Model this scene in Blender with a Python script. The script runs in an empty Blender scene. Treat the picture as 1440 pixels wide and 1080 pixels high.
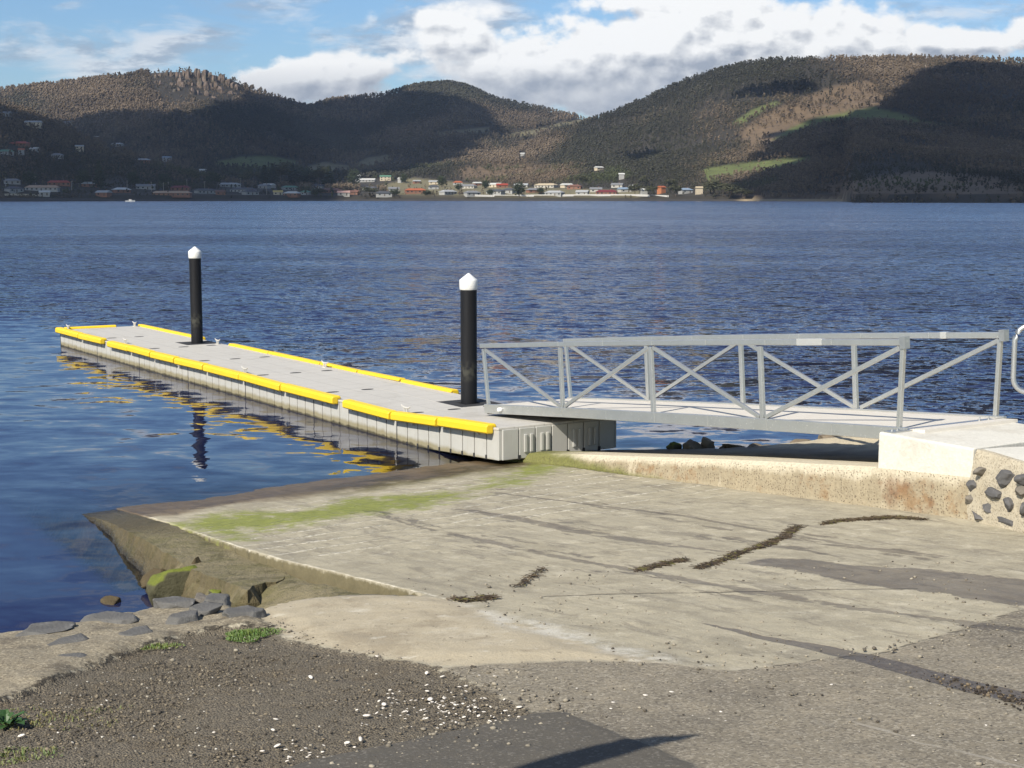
import bpy, bmesh, math, random
import numpy as np
from mathutils import Vector, Matrix, noise as mnoise
from mathutils.geometry import delaunay_2d_cdt
random.seed(7); rng = np.random.default_rng(7)
scene = bpy.context.scene
COL = scene.collection
R = math.radians

# ------------------------------------------------------------------ camera model (photo is 1440x1080)
F, HOR, HC = 2100.0, 277.0, 3.8
PIT = math.atan((540 - HOR) / F); SP, CP = math.sin(PIT), math.cos(PIT)
def ray(px, py):
    a = (px - 720) / F; b = (py - 540) / F
    return np.array([a, CP - b * SP, -SP - b * CP])
def at(px, py, z):
    r = ray(px, py); t = (z - HC) / r[2]
    return np.array([0, 0, HC]) + t * r
# ramp frame: s runs shoreward along the ramp, c across it
TA = R(-57); T = np.array([math.cos(TA), math.sin(TA)]); CC = np.array([-math.sin(TA), math.cos(TA)])
def W(s, c): return T * s + CC * c
def SC(p): return float(p[0] * T[0] + p[1] * T[1]), float(p[0] * CC[0] + p[1] * CC[1])
def zs(x, y):
    """surface of ramp and foreground (one gently twisted sheet that rises shoreward)"""
    x = np.asarray(x, float); y = np.asarray(y, float)
    u = (x + 5.21) * .617 + (17.74 - y) * .787
    c = np.clip(x * CC[0] + y * CC[1], -4, 14)
    z = u * (.078 + .003 * (12 - c))
    return np.where(z > 1.7, 1.7 + .45 * np.tanh((z - 1.7) / .45 * .7), z)
def gp(px, py, off=0.0):
    r = ray(px, py); lo, hi = 1.0, 120.0
    for _ in range(60):
        m = (lo + hi) / 2; p = np.array([0, 0, HC]) + m * r
        if p[2] > zs(p[0], p[1]) + off: lo = m
        else: hi = m
    return np.array([0, 0, HC]) + lo * r
def gxy(pts, off=0.0): return np.array([gp(*p, off)[:2] for p in pts])

# ------------------------------------------------------------------ numpy noise
def _hash(ix, iy, seed):
    h = (ix.astype(np.int64) * 374761393 + iy.astype(np.int64) * 668265263 + seed * 1274126177) & 0xffffffff
    h = ((h ^ (h >> 13)) * 1274126177) & 0xffffffff
    return ((h ^ (h >> 16)) & 0xffff) / 65535.0
def vnoise(x, y, seed=0):
    x = np.asarray(x, float); y = np.asarray(y, float)
    ix = np.floor(x); iy = np.floor(y); fx = x - ix; fy = y - iy
    fx = fx * fx * (3 - 2 * fx); fy = fy * fy * (3 - 2 * fy)
    a = _hash(ix, iy, seed); b = _hash(ix + 1, iy, seed); c = _hash(ix, iy + 1, seed); d = _hash(ix + 1, iy + 1, seed)
    return (a * (1 - fx) + b * fx) * (1 - fy) + (c * (1 - fx) + d * fx) * fy
def fbm(x, y, oct=4, seed=0):
    s = 0; a = .5; n = 0
    for k in range(oct):
        s = s + a * vnoise(x * 2 ** k + 17.3 * k, y * 2 ** k - 9.1 * k, seed + k); n += a; a *= .5
    return s / n
def smooth(e0, e1, x):
    t = np.clip((x - e0) / (e1 - e0), 0, 1); return t * t * (3 - 2 * t)

def sdpoly(x, y, poly):
    """signed distance, positive inside"""
    P = np.asarray(poly, float); n = len(P)
    d = np.full(x.shape, 1e9); ins = np.zeros(x.shape, bool)
    for i in range(n):
        a = P[i]; b = P[(i + 1) % n]; e = b - a
        wx = x - a[0]; wy = y - a[1]
        t = np.clip((wx * e[0] + wy * e[1]) / (e @ e + 1e-12), 0, 1)
        d = np.minimum(d, (wx - t * e[0]) ** 2 + (wy - t * e[1]) ** 2)
        c1 = (a[1] <= y) & (b[1] > y); c2 = (b[1] <= y) & (a[1] > y)
        cr = e[0] * wy - e[1] * wx
        ins ^= (c1 & (cr > 0)) | (c2 & (cr < 0))
    d = np.sqrt(d); return np.where(ins, d, -d)
def sdline(x, y, pts, widths):
    """positive within a stroke whose half width varies along it"""
    P = np.asarray(pts, float); best = np.full(x.shape, -9.0)
    for i in range(len(P) - 1):
        a = P[i]; b = P[i + 1]; e = b - a
        wx = x - a[0]; wy = y - a[1]
        t = np.clip((wx * e[0] + wy * e[1]) / (e @ e + 1e-12), 0, 1)
        d = np.sqrt((wx - t * e[0]) ** 2 + (wy - t * e[1]) ** 2)
        best = np.maximum(best, widths[i] * (1 - t) + widths[i + 1] * t - d)
    return best

# ------------------------------------------------------------------ object helpers
def new_mesh(name, V, Fc, mat=None, smooth_=False, parent=None, attrs=None):
    me = bpy.data.meshes.new(name)
    if isinstance(V, np.ndarray) and isinstance(Fc, np.ndarray):
        n = len(V); k = Fc.shape[1]; m = len(Fc)
        me.vertices.add(n); me.vertices.foreach_set('co', np.ascontiguousarray(V, np.float32).ravel())
        me.loops.add(m * k); me.loops.foreach_set('vertex_index', np.ascontiguousarray(Fc, np.int32).ravel())
        me.polygons.add(m); me.polygons.foreach_set('loop_start', np.arange(0, m * k, k, dtype=np.int32))
        me.update(calc_edges=True)
    else:
        me.from_pydata([tuple(v) for v in V], [], [tuple(f) for f in Fc]); me.update()
    me.validate()
    if attrs:
        for an, av in attrs.items():
            av = np.asarray(av, np.float32)
            if av.ndim == 1:
                a = me.attributes.new(an, 'FLOAT', 'POINT'); a.data.foreach_set('value', av)
            else:
                a = me.attributes.new(an, 'FLOAT_COLOR', 'POINT')
                a.data.foreach_set('color', np.concatenate([av, np.ones((len(av), 1), np.float32)], 1).ravel())
    if smooth_: me.polygons.foreach_set('use_smooth', np.ones(len(me.polygons), bool))
    if mat: me.materials.append(mat)
    o = bpy.data.objects.new(name, me); COL.objects.link(o)
    if parent: o.parent = parent
    return o
def empty(name, label, cat, loc=(0, 0, 0), rz=0.0, group=None):
    o = bpy.data.objects.new(name, None); COL.objects.link(o); o.empty_display_size = .2
    o.location = loc; o.rotation_euler = (0, 0, rz); tag(o, label, cat, group); return o
def tag(o, label=None, cat=None, group=None, kind=None):
    if label: o['label'] = label
    if cat: o['category'] = cat
    if group: o['group'] = group
    if kind: o['kind'] = kind
    return o
def bevel(o, w=.006, seg=2):
    m = o.modifiers.new('bevel', 'BEVEL'); m.width = w; m.segments = seg; m.limit_method = 'ANGLE'; m.angle_limit = R(40); return o

class MB:
    def __init__(s): s.v = []; s.f = []
    def add(s, V, Fc):
        b = len(s.v); s.v += [tuple(map(float, q)) for q in V]; s.f += [tuple(i + b for i in f) for f in Fc]; return s
    def box(s, x0, x1, y0, y1, z0, z1):
        return s.add([(x0, y0, z0), (x1, y0, z0), (x1, y1, z0), (x0, y1, z0), (x0, y0, z1), (x1, y0, z1), (x1, y1, z1), (x0, y1, z1)],
                     [(0, 3, 2, 1), (4, 5, 6, 7), (0, 1, 5, 4), (1, 2, 6, 5), (2, 3, 7, 6), (3, 0, 4, 7)])
    def bar(s, a, b, w, h, up=(0, 0, 1), e0=0, e1=0):
        a = Vector(a); b = Vector(b); d = (b - a).normalized(); a = a - d * e0; b = b + d * e1
        up = Vector(up); sd = d.cross(up).normalized(); up = sd.cross(d).normalized()
        q = [(-w / 2, -h / 2), (w / 2, -h / 2), (w / 2, h / 2), (-w / 2, h / 2)]
        V = [a + sd * i + up * j for i, j in q] + [b + sd * i + up * j for i, j in q]
        return s.add(V, [(0, 3, 2, 1), (4, 5, 6, 7), (0, 1, 5, 4), (1, 2, 6, 5), (2, 3, 7, 6), (3, 0, 4, 7)][:] if False else
                     [(0, 1, 2, 3), (7, 6, 5, 4), (4, 5, 1, 0), (5, 6, 2, 1), (6, 7, 3, 2), (7, 4, 0, 3)])
    def tube(s, pts, rad, n=10, cap=True):
        pts = [Vector(p) for p in pts]; rr = rad if isinstance(rad, (list, tuple)) else [rad] * len(pts)
        rings = []; ref = Vector((0, 0, 1))
        V = []; Fc = []
        for i, p in enumerate(pts):
            d = (pts[min(i + 1, len(pts) - 1)] - pts[max(i - 1, 0)]).normalized()
            r0 = ref if abs(d.dot(ref)) < .95 else Vector((1, 0, 0))
            sx = d.cross(r0).normalized(); sy = sx.cross(d).normalized()
            for k in range(n):
                t = 2 * math.pi * k / n; V.append(p + (sx * math.cos(t) + sy * math.sin(t)) * rr[i])
        for i in range(len(pts) - 1):
            for k in range(n):
                Fc.append((i * n + k, i * n + (k + 1) % n, (i + 1) * n + (k + 1) % n, (i + 1) * n + k))
        if cap:
            Fc.append(tuple(reversed(range(n)))); Fc.append(tuple((len(pts) - 1) * n + k for k in range(n)))
        return s.add(V, Fc)
    def lathe(s, prof, n=24, cx=0, cy=0):
        V = []; Fc = []
        for r, z in prof:
            for k in range(n):
                t = 2 * math.pi * k / n; V.append((cx + r * math.cos(t), cy + r * math.sin(t), z))
        for i in range(len(prof) - 1):
            for k in range(n):
                Fc.append((i * n + k, i * n + (k + 1) % n, (i + 1) * n + (k + 1) % n, (i + 1) * n + k))
        Fc.append(tuple(reversed(range(n)))); Fc.append(tuple((len(prof) - 1) * n + k for k in range(n)))
        return s.add(V, Fc)
    def extr(s, prof, x0, x1):
        """profile of (y,z) points pulled along x"""
        n = len(prof); V = [(x0, y, z) for y, z in prof] + [(x1, y, z) for y, z in prof]
        return s.add(V, [(i, (i + 1) % n, n + (i + 1) % n, n + i) for i in range(n)] + [tuple(reversed(range(n))), tuple(range(n, 2 * n))])
    def build(s, name, mat, parent=None, smooth_=False):
        o = new_mesh(name, s.v, s.f, mat, False, parent)
        bm = bmesh.new(); bm.from_mesh(o.data); bmesh.ops.recalc_face_normals(bm, faces=bm.faces); bm.to_mesh(o.data); bm.free()
        if smooth_: o.data.polygons.foreach_set('use_smooth', np.ones(len(o.data.polygons), bool))
        return o

# ------------------------------------------------------------------ shader helpers
class NT:
    dim = '3D'
    def __init__(s, name, world=False):
        if world: s.m = bpy.data.worlds.new(name)
        else: s.m = bpy.data.materials.new(name)
        s.m.use_nodes = True; s.t = s.m.node_tree; s.t.nodes.clear()
    def n(s, typ, **kw):
        nd = s.t.nodes.new(typ)
        for k, v in kw.items(): setattr(nd, k, v)
        return nd
    def put(s, sock, v):
        if isinstance(v, bpy.types.NodeSocket): s.t.links.new(v, sock)
        elif v is not None:
            if isinstance(v, (tuple, list)) and sock.type == 'RGBA' and len(v) == 3: v = (*v, 1)
            sock.default_value = v
    def math(s, op, a, b=None, c=None, clamp=False):
        nd = s.n('ShaderNodeMath', operation=op); nd.use_clamp = clamp
        s.put(nd.inputs[0], a)
        if b is not None: s.put(nd.inputs[1], b)
        if c is not None: s.put(nd.inputs[2], c)
        return nd.outputs[0]
    def add(s, a, b): return s.math('ADD', a, b)
    def sub(s, a, b): return s.math('SUBTRACT', a, b)
    def mul(s, a, b): return s.math('MULTIPLY', a, b)
    def vm(s, op, a, b=None, sc=None):
        nd = s.n('ShaderNodeVectorMath', operation=op); s.put(nd.inputs[0], a)
        if b is not None: s.put(nd.inputs[1], b)
        if sc is not None: s.put(nd.inputs['Scale'], sc)
        return nd.outputs['Value'] if op in ('DOT_PRODUCT', 'LENGTH', 'DISTANCE') else nd.outputs[0]
    def sm(s, x, a, b, o0=0., o1=1.):
        nd = s.n('ShaderNodeMapRange', interpolation_type='SMOOTHSTEP'); nd.clamp = True
        s.put(nd.inputs[0], x); s.put(nd.inputs[1], a); s.put(nd.inputs[2], b); s.put(nd.inputs[3], o0); s.put(nd.inputs[4], o1)
        return nd.outputs[0]
    def mix(s, f, a, b, typ='MIX'):
        nd = s.n('ShaderNodeMix', data_type='RGBA', blend_type=typ); s.put(nd.inputs[0], f); s.put(nd.inputs[6], a); s.put(nd.inputs[7], b)
        return nd.outputs[2]
    def mixf(s, f, a, b):
        nd = s.n('ShaderNodeMix', data_type='FLOAT'); s.put(nd.inputs[0], f); s.put(nd.inputs[2], a); s.put(nd.inputs[3], b)
        return nd.outputs[0]
    def noise(s, vec, scale, detail=4, rough=.55, dist=0.0, out=0):
        nd = s.n('ShaderNodeTexNoise'); nd.noise_dimensions = s.dim; s.put(nd.inputs['Vector'], vec); s.put(nd.inputs['Scale'], scale)
        nd.inputs['Detail'].default_value = detail; nd.inputs['Roughness'].default_value = rough; nd.inputs['Distortion'].default_value = dist
        return nd.outputs[out]
    def vor(s, vec, scale, feature='F1', out='Distance', rand=1.0, smooth_=None):
        nd = s.n('ShaderNodeTexVoronoi', feature=feature); nd.voronoi_dimensions = s.dim; s.put(nd.inputs['Vector'], vec); s.put(nd.inputs['Scale'], scale)
        nd.inputs['Randomness'].default_value = rand
        if smooth_ is not None and 'Smoothness' in nd.inputs: nd.inputs['Smoothness'].default_value = smooth_
        return nd.outputs[out]
    def pos(s): return s.n('ShaderNodeNewGeometry').outputs['Position']
    def obj(s): return s.n('ShaderNodeTexCoord').outputs['Object']
    def scale(s, v, k): return s.vm('MULTIPLY', v, k)
    def attr(s, name, out='Fac'): return s.n('ShaderNodeAttribute', attribute_name=name).outputs[out]
    def xyz(s, v):
        nd = s.n('ShaderNodeSeparateXYZ'); s.put(nd.inputs[0], v); return nd.outputs
    def comb(s, x, y, z):
        nd = s.n('ShaderNodeCombineXYZ'); s.put(nd.inputs[0], x); s.put(nd.inputs[1], y); s.put(nd.inputs[2], z); return nd.outputs[0]
    def hsv(s, col, h=.5, sa=1., v=1.):
        nd = s.n('ShaderNodeHueSaturation'); s.put(nd.inputs['Hue'], h); s.put(nd.inputs['Saturation'], sa); s.put(nd.inputs['Value'], v); s.put(nd.inputs['Color'], col)
        return nd.outputs[0]
    def bump(s, h, strength=1., dist=1.):
        nd = s.n('ShaderNodeBump'); s.put(nd.inputs['Height'], h); s.put(nd.inputs['Strength'], strength); s.put(nd.inputs['Distance'], dist)
        return nd.outputs[0]
    def bsdf(s, col, rough=.7, metal=0., normal=None, spec=None):
        nd = s.n('ShaderNodeBsdfPrincipled'); s.put(nd.inputs['Base Color'], col); s.put(nd.inputs['Roughness'], rough); s.put(nd.inputs['Metallic'], metal)
        if normal is not None: s.put(nd.inputs['Normal'], normal)
        if spec is not None: s.put(nd.inputs['Specular IOR Level'], spec)
        return nd.outputs[0]
    def out(s, sh):
        o = s.n('ShaderNodeOutputMaterial'); s.t.links.new(sh, o.inputs[0]); return s.m

def simple(name, col, rough=.6, metal=0., var=.15, scale=6., bumpd=0., bscale=60., world=False):
    k = NT(name); v = k.pos() if world else k.obj()
    n1 = k.noise(v, scale, 5, .6); f = k.math('MULTIPLY_ADD', n1, 2 * var, 1 - var)
    n2 = k.noise(v, scale * 7, 3, .6); f = k.mul(f, k.math('MULTIPLY_ADD', n2, var, 1 - var / 2))
    c = k.vm('SCALE', tuple(col), sc=f)
    nr = None
    if bumpd: nr = k.bump(k.noise(v, bscale, 4, .6), 1., bumpd)
    return k.out(k.bsdf(c, k.math('MULTIPLY_ADD', n1, .2, rough - .1), metal, nr))

M = {}
def mat_pile():
    k = NT('black_pile_sleeve'); v = k.obj(); z = k.xyz(v)[2]; n = k.noise(k.scale(v, (6, 6, .8)), 1.5, 6, .65); n2 = k.noise(v, 9, 5, .65)
    c = k.mix(n, (.006, .006, .008), (.014, .015, .018)); band = k.sm(k.math('ABSOLUTE', k.sub(z, 3.95)), .22, .02); c = k.mix(k.mul(band, k.sm(n2, .42, .62)), c, (.05, .05, .042))
    c = k.mix(k.mul(k.sm(n2, .64, .72), .5), c, (.05, .05, .048))
    return k.out(k.bsdf(c, k.math('MULTIPLY_ADD', n, .3, .40), 0., k.bump(n2, .2, .003), .25))
M['black'] = mat_pile()
M['bright_alu'] = simple('bright_aluminium', (.66, .66, .64), .3, .5, .1, 8)
def mat_cap():
    k = NT('white_cap_plastic'); v = k.obj(); n = k.noise(k.scale(v, (8, 8, 1.6)), 2., 6, .65); n2 = k.noise(v, 14, 4, .6)
    c = k.mix(k.mul(k.sm(n, .50, .66), .35), (.80, .80, .78), (.52, .49, .42)); c = k.mix(k.mul(k.sm(n2, .66, .72), .5), c, (.40, .38, .34))
    return k.out(k.bsdf(c, .5))
M['cap'] = mat_cap()
def mat_yellow():
    k = NT('yellow_plastic'); v = k.obj(); n = k.noise(v, 1.3, 6, .65); n2 = k.noise(k.scale(v, (1, 3, 3)), 9, 5, .65)
    c = k.mix(n, (.84, .55, .014), (.90, .64, .035)); c = k.mix(k.mul(k.sm(n2, .60, .70), .45), c, (.50, .33, .05)); c = k.mix(k.mul(k.sm(k.noise(v, 22, 3, .6), .68, .74), .5), c, (.80, .72, .45))
    return k.out(k.bsdf(c, k.math('MULTIPLY_ADD', n2, .25, .35), 0., k.bump(n2, .3, .004)))
M['yellow'] = mat_yellow()
M['slot'] = simple('dark_rubber', (.03, .03, .032), .8, 0, .3)
M['galv'] = simple('galvanised_steel', (.52, .53, .53), .42, .85, .15, 9)
M['white_cleat'] = simple('pale_cleat', (.62, .60, .56), .5, .2, .1)

def mat_alu():
    k = NT('mill_aluminium'); v = k.obj()
    n = k.noise(v, 3.0, 5, .6); n2 = k.noise(k.scale(v, (3, 3, 60)), 4, 3, .6)
    c = k.mix(n, (.49, .50, .49), (.66, .665, .65))
    c = k.mix(k.sm(k.noise(v, 40, 3, .6), .62, .72), c, (.82, .82, .79))
    return k.out(k.bsdf(c, k.math('MULTIPLY_ADD', n2, .25, .20), .74, k.bump(n2, .3, .002)))
M['alu'] = mat_alu()
def mat_gdeck():
    k = NT('gangway_deck_grating'); v = k.obj(); x = k.xyz(v)
    st = k.math('SINE', k.mul(x[0], 160.)); n = k.noise(v, 4, 5, .6)
    c = k.mix(n, (.60, .56, .50), (.72, .68, .61))
    return k.out(k.bsdf(c, .7, 0., k.bump(st, .5, .003)))
M['gdeck'] = mat_gdeck()
def mat_dockside():
    k = NT('grey_float_plastic'); v = k.pos(); z = k.xyz(v)[2]; n = k.noise(v, 3.5, 5, .6)
    st = k.noise(k.scale(v, (9, 9, 1.2)), 2.2, 4, .6)
    c = k.mix(n, (.43, .425, .40), (.53, .525, .495))
    c = k.mix(k.mul(k.sm(st, .5, .75), .35), c, (.38, .35, .29))
    low = k.add(z, k.mul(k.sub(k.noise(v, 5, 4, .6), .5), .10))
    c = k.mix(k.sm(low, .15, .07), c, (.30, .265, .17))
    c = k.mix(k.sm(low, .05, .01), c, (.07, .06, .035))
    return k.out(k.bsdf(c, .55, 0., k.bump(n, .4, .004)))
M['dockside'] = mat_dockside()
def mat_docktop():
    k = NT('grey_nubbed_deck'); v = k.obj()
    d = k.vor(v, 22., 'F1', 'Distance', .0); dots = k.sm(d, .30, .18)
    n = k.noise(v, 2.2, 6, .6)
    c = k.mix(n, (.48, .46, .42), (.58, .555, .51))
    c = k.mix(k.mul(k.sm(k.noise(v, 7, 5, .65), .56, .72), .35), c, (.36, .33, .27))
    c = k.mix(k.mul(dots, .35), c, (.60, .59, .57)); xx = k.xyz(v)
    gr = k.math('MAXIMUM', k.sm(k.math('ABSOLUTE', k.sub(k.math('FRACT', k.mul(xx[0], 2.)), .5)), .03, .012), k.sm(k.math('ABSOLUTE', k.sub(k.math('FRACT', k.mul(xx[1], 1.95)), .5)), .03, .012))
    c = k.mix(k.mul(gr, .4), c, (.26, .25, .23)); c = k.mix(k.mul(k.sm(k.noise(v, 16, 3, .5), .70, .74), .7), c, (.72, .71, .68)); c = k.mix(k.mul(k.sm(k.noise(v, 1.1, 6, .65), .54, .68), .35), c, (.33, .31, .26))
    return k.out(k.bsdf(c, .6, 0., k.bump(dots, .6, .005)))
M['docktop'] = mat_docktop()

def mat_concrete(name, c1, c2, stain=(.2, .15, .08), amt=.4, agg=0., sc=3.):
    k = NT(name); v = k.pos()
    n = k.noise(v, sc, 7, .62); n2 = k.noise(v, sc * 14, 4, .6)
    c = k.mix(n, c1, c2); c = k.mix(k.mul(k.sm(k.noise(v, sc * .6, 6, .65), .5, .7), amt), c, stain)
    c = k.vm('SCALE', c, sc=k.math('MULTIPLY_ADD', n2, .4, .8))
    h = k.add(n2, k.mul(n, 2.0))
    if agg:
        a = k.vor(v, 55., 'F1', 'Distance'); h = k.add(h, k.mul(k.sm(a, .5, .1), agg))
        cc = k.vor(v, 55., 'F1', 'Color'); c = k.mix(k.mul(k.sm(a, .45, .25), .55), c, k.mix(k.xyz(cc)[0], (.10, .075, .05), (.50, .42, .30)))
    return k.out(k.bsdf(c, .88, 0., k.bump(h, .8, .008)))
def mat_kerb():
    k = NT('old_exposed_kerb_concrete'); v = k.pos(); n = k.noise(v, 3.2, 7, .65); n2 = k.noise(v, 30, 4, .65)
    h = k.attr('hgt'); hh = k.add(h, k.mul(k.sub(n, .5), .5))
    c = k.mix(n, (.26, .215, .145), (.43, .365, .255)); c = k.mix(k.mul(k.sm(k.noise(v, 2.1, 6, .7), .52, .66), .7), c, (.25, .145, .065))
    c = k.mix(k.mul(k.sm(k.noise(v, .9, 5, .65), .56, .66), .7), c, (.20, .10, .05))
    c = k.mix(k.sm(hh, .62, .86), c, k.mix(n2, (.50, .44, .33), (.60, .54, .42)))
    c = k.mix(k.mul(k.sm(k.noise(k.scale(v, (1, 1, .35)), 1.7, 5, .6), .60, .68), .75), c, (.60, .53, .40))
    c = k.mix(k.mul(k.sm(hh, .22, .02), .55), c, (.50, .44, .32))
    zz = k.xyz(v)[2]; c = k.mix(k.sm(k.add(zz, k.mul(k.sub(n, .5), .2)), .36, .22), c, k.mix(n2, (.10, .11, .03), (.22, .21, .07)))
    vc = k.vor(v, 48., 'F1', 'Color'); vd = k.vor(v, 48., 'F1', 'Distance'); pk = k.mul(k.sm(vd, .36, .22), k.sm(k.xyz(vc)[0], .52, .62)); pk = k.mul(pk, k.sm(h, .97, .85))
    c = k.mix(k.mul(pk, .7), c, k.mix(k.xyz(vc)[1], (.10, .07, .045), (.22, .16, .11)))
    c = k.vm('SCALE', c, sc=k.math('MULTIPLY_ADD', n2, .5, .75))
    return k.out(k.bsdf(c, .9, 0., k.bump(k.add(k.add(n2, k.mul(n, 2.)), pk), .9, .012)))
M['block'] = mat_concrete('pale_new_concrete', (.58, .56, .50), (.70, .68, .62), (.42, .38, .31), .45, 0., 2.2)
M['kerbm'] = mat_kerb()

M['mortar'] = mat_concrete('wall_mortar', (.42, .37, .28), (.56, .50, .39), (.40, .33, .22), .5, .8)

def mat_stone(name, a, b, moss=None, thr=.5, sc=5.):
    k = NT(name); v = k.obj(); n = k.noise(v, sc, 7, .65); n2 = k.noise(v, sc * 8, 4, .6)
    c = k.mix(n, a, b)
    c = k.mix(k.mul(k.sm(k.noise(v, sc * 1.7, 5, .7), .6, .72), .5), c, tuple(min(1, q * 1.9) for q in b))
    if moss:
        g = k.n('ShaderNodeNewGeometry'); nz = k.xyz(g.outputs['Normal'])[2]
        f = k.sm(k.add(nz, k.mul(k.sub(n, .5), 1.0)), thr, thr + .35); c = k.mix(f, c, k.mix(n2, moss, tuple(q * 1.8 for q in moss)))
    return k.out(k.bsdf(c, .82, 0., k.bump(k.add(n, k.mul(n2, .3)), .9, .02)))
M['slate'] = mat_stone('blue_grey_stone', (.06, .059, .058), (.175, .17, .162))
M['slate2'] = mat_stone('brown_grey_stone', (.10, .09, .075), (.20, .18, .155))
M['wallstone'] = mat_stone('dark_wall_stone', (.055, .055, .06), (.15, .145, .145))
M['mossy'] = mat_stone('mossy_boulder', (.05, .05, .022), (.10, .09, .05), (.09, .105, .012), .25)
M['weedrock'] = mat_stone('weedy_brown_rock', (.045, .032, .015), (.10, .075, .035))
M['shorerock'] = mat_stone('shore_rock', (.09, .07, .05), (.26, .21, .15))

# ------------------------------------------------------------------ world: sky with clouds, sun
SUN_EL = R(41)
SHX, SHY = math.sin(R(36)), math.cos(R(36))          # way the shadows fall
SD = Vector((-SHX * math.cos(SUN_EL), -SHY * math.cos(SUN_EL), math.sin(SUN_EL)))
def make_world():
    k = NT('World', True); k.dim = '2D'; scene.world = k.m
    sky = k.n('ShaderNodeTexSky', sky_type='NISHITA'); sky.sun_disc = False; sky.altitude = 0
    sky.sun_elevation = SUN_EL; sky.sun_rotation = R(216) ; sky.air_density = 1.0; sky.dust_density = .6; sky.ozone_density = 1.4
    d = k.n('ShaderNodeTexCoord').outputs['Generated']; x = k.xyz(d)
    yy = k.math('MAXIMUM', x[1], .05)
    U = k.math('DIVIDE', x[0], yy); V = k.math('DIVIDE', x[2], yy)
    def blob(Us, Vs, px, py, rx, ry, amp):
        a = k.math('DIVIDE', k.sub(Us, (px - 720) / F), rx / F); b = k.math('DIVIDE', k.sub(Vs, (277 - py) / F), ry / F)
        q = k.add(k.mul(a, a), k.mul(b, b))
        return k.mul(k.math('EXPONENT', k.mul(q, -1.)), amp)
    cum = [(450, 128, 105, 34, 1.05), (400, 105, 60, 22, .55), (505, 112, 40, 26, .55),
           (860, 70, 95, 38, .9), (780, 92, 90, 46, .6), (960, 52, 80, 46, .9), (1080, 62, 110, 46, 1.), (1190, 60, 95, 42, .9),
           (900, 115, 170, 34, .8), (760, 120, 90, 28, .4), (650, 60, 90, 42, .62), (600, 30, 70, 22, .45), (690, 110, 70, 25, .45), (1010, 20, 60, 22, .5),
           (1290, 62, 80, 26, .7), (1370, 66, 80, 20, .55), (1440, 50, 60, 22, .45), (860, 12, 60, 15, .6), (820, 148, 120, 16, .55), (700, 150, 60, 14, .4), (560, 95, 50, 20, .45)]
    def dens(du, dv):
        Us = k.add(U, du) if du else U; Vs = k.add(V, dv) if dv else V
        s = None
        for b in cum:
            q = blob(Us, Vs, *b); s = q if s is None else k.add(s, q)
        p = k.comb(k.mul(Us, 1.0), k.mul(Vs, 1.5), .37)
        n = k.noise(p, 22., 8, .58, .0)
        w = k.vor(p, 62., 'F1', 'Distance', 1.)
        return k.add(s, k.mul(k.sm(s, .03, .36), k.add(k.mul(k.sub(n, .5), 2.3), k.mul(k.sub(.42, w), .45))))
    d0 = dens(0, 0); d1 = dens(-.0045, .0075)
    alpha = k.sm(d0, .18, .68)
    lit = k.math('MULTIPLY_ADD', k.sub(d0, d1), 1.0, .62, clamp=True)
    # deeper in the cloud and lower down: greyer underside
    base = k.sm(V, (277 - 150) / F, (277 - 60) / F)
    lit = k.math('MULTIPLY', lit, k.math('MULTIPLY_ADD', base, .85, .42), clamp=True)
    lit = k.math('ADD', lit, k.mul(k.sm(d0, .80, .40), .18), clamp=True)
    ccol = k.mix(lit, (3.3, 3.75, 4.5), (8.8, 8.9, 8.95))
    # thin stratus streaks
    p2 = k.comb(k.mul(U, 1.0), k.mul(V, 3.6), .8)
    st = k.noise(p2, 10., 7, .62, .3)
    thin = k.add(blob(U, V, 110, 80, 210, 36, .75), k.add(k.add(blob(U, V, 390, 28, 120, 40, .62), blob(U, V, 640, 50, 120, 60, .8)), k.add(blob(U, V, 1380, 45, 120, 50, .5), blob(U, V, 740, 150, 300, 25, .6))))
    thin = k.add(thin, k.sm(V, .16, .30, 0., .28))
    thin = k.sm(k.add(thin, k.mul(k.sub(st, .5), 2.1)), .18, .80)
    gcol = k.mix(k.sm(k.noise(p2, 19, 6, .6), .40, .60), (3.5, 4.1, 5.0), (7.2, 7.5, 7.9))
    front = k.sm(x[1], .15, .55)
    skyc = k.mix(1., sky.outputs[0], k.mix(front, (.95, .98, .98), (.68, .87, 1.10)), 'MULTIPLY')
    deep = k.mul(front, k.mul(k.sm(x[2], .22, .34), k.sm(x[2], .95, .6))); skyc = k.mix(deep, skyc, k.mix(1., skyc, (.66, .56, .70), 'MULTIPLY'))
    c = k.mix(k.mul(thin, .8), skyc, gcol); c = k.mix(alpha, c, ccol)
    c = k.mix(k.sm(x[1], .05, .2), skyc, c)
    bg = k.n('ShaderNodeBackground'); k.put(bg.inputs[0], c); bg.inputs[1].default_value = .095
    o = k.n('ShaderNodeOutputWorld'); k.t.links.new(bg.outputs[0], o.inputs[0])
    k.m.cycles.sampling_method = 'MANUAL'; k.m.cycles.sample_map_resolution = 512
make_world()
sl = bpy.data.lights.new('sun', 'SUN'); sl.energy = 5.0; sl.angle = R(.53); sl.color = (1., .93, .80)
so = bpy.data.objects.new('sun', sl); COL.objects.link(so)
so.rotation_euler = (-SD).to_track_quat('-Z', 'Y').to_euler()
so.location = (-20, -20, 30)

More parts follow.
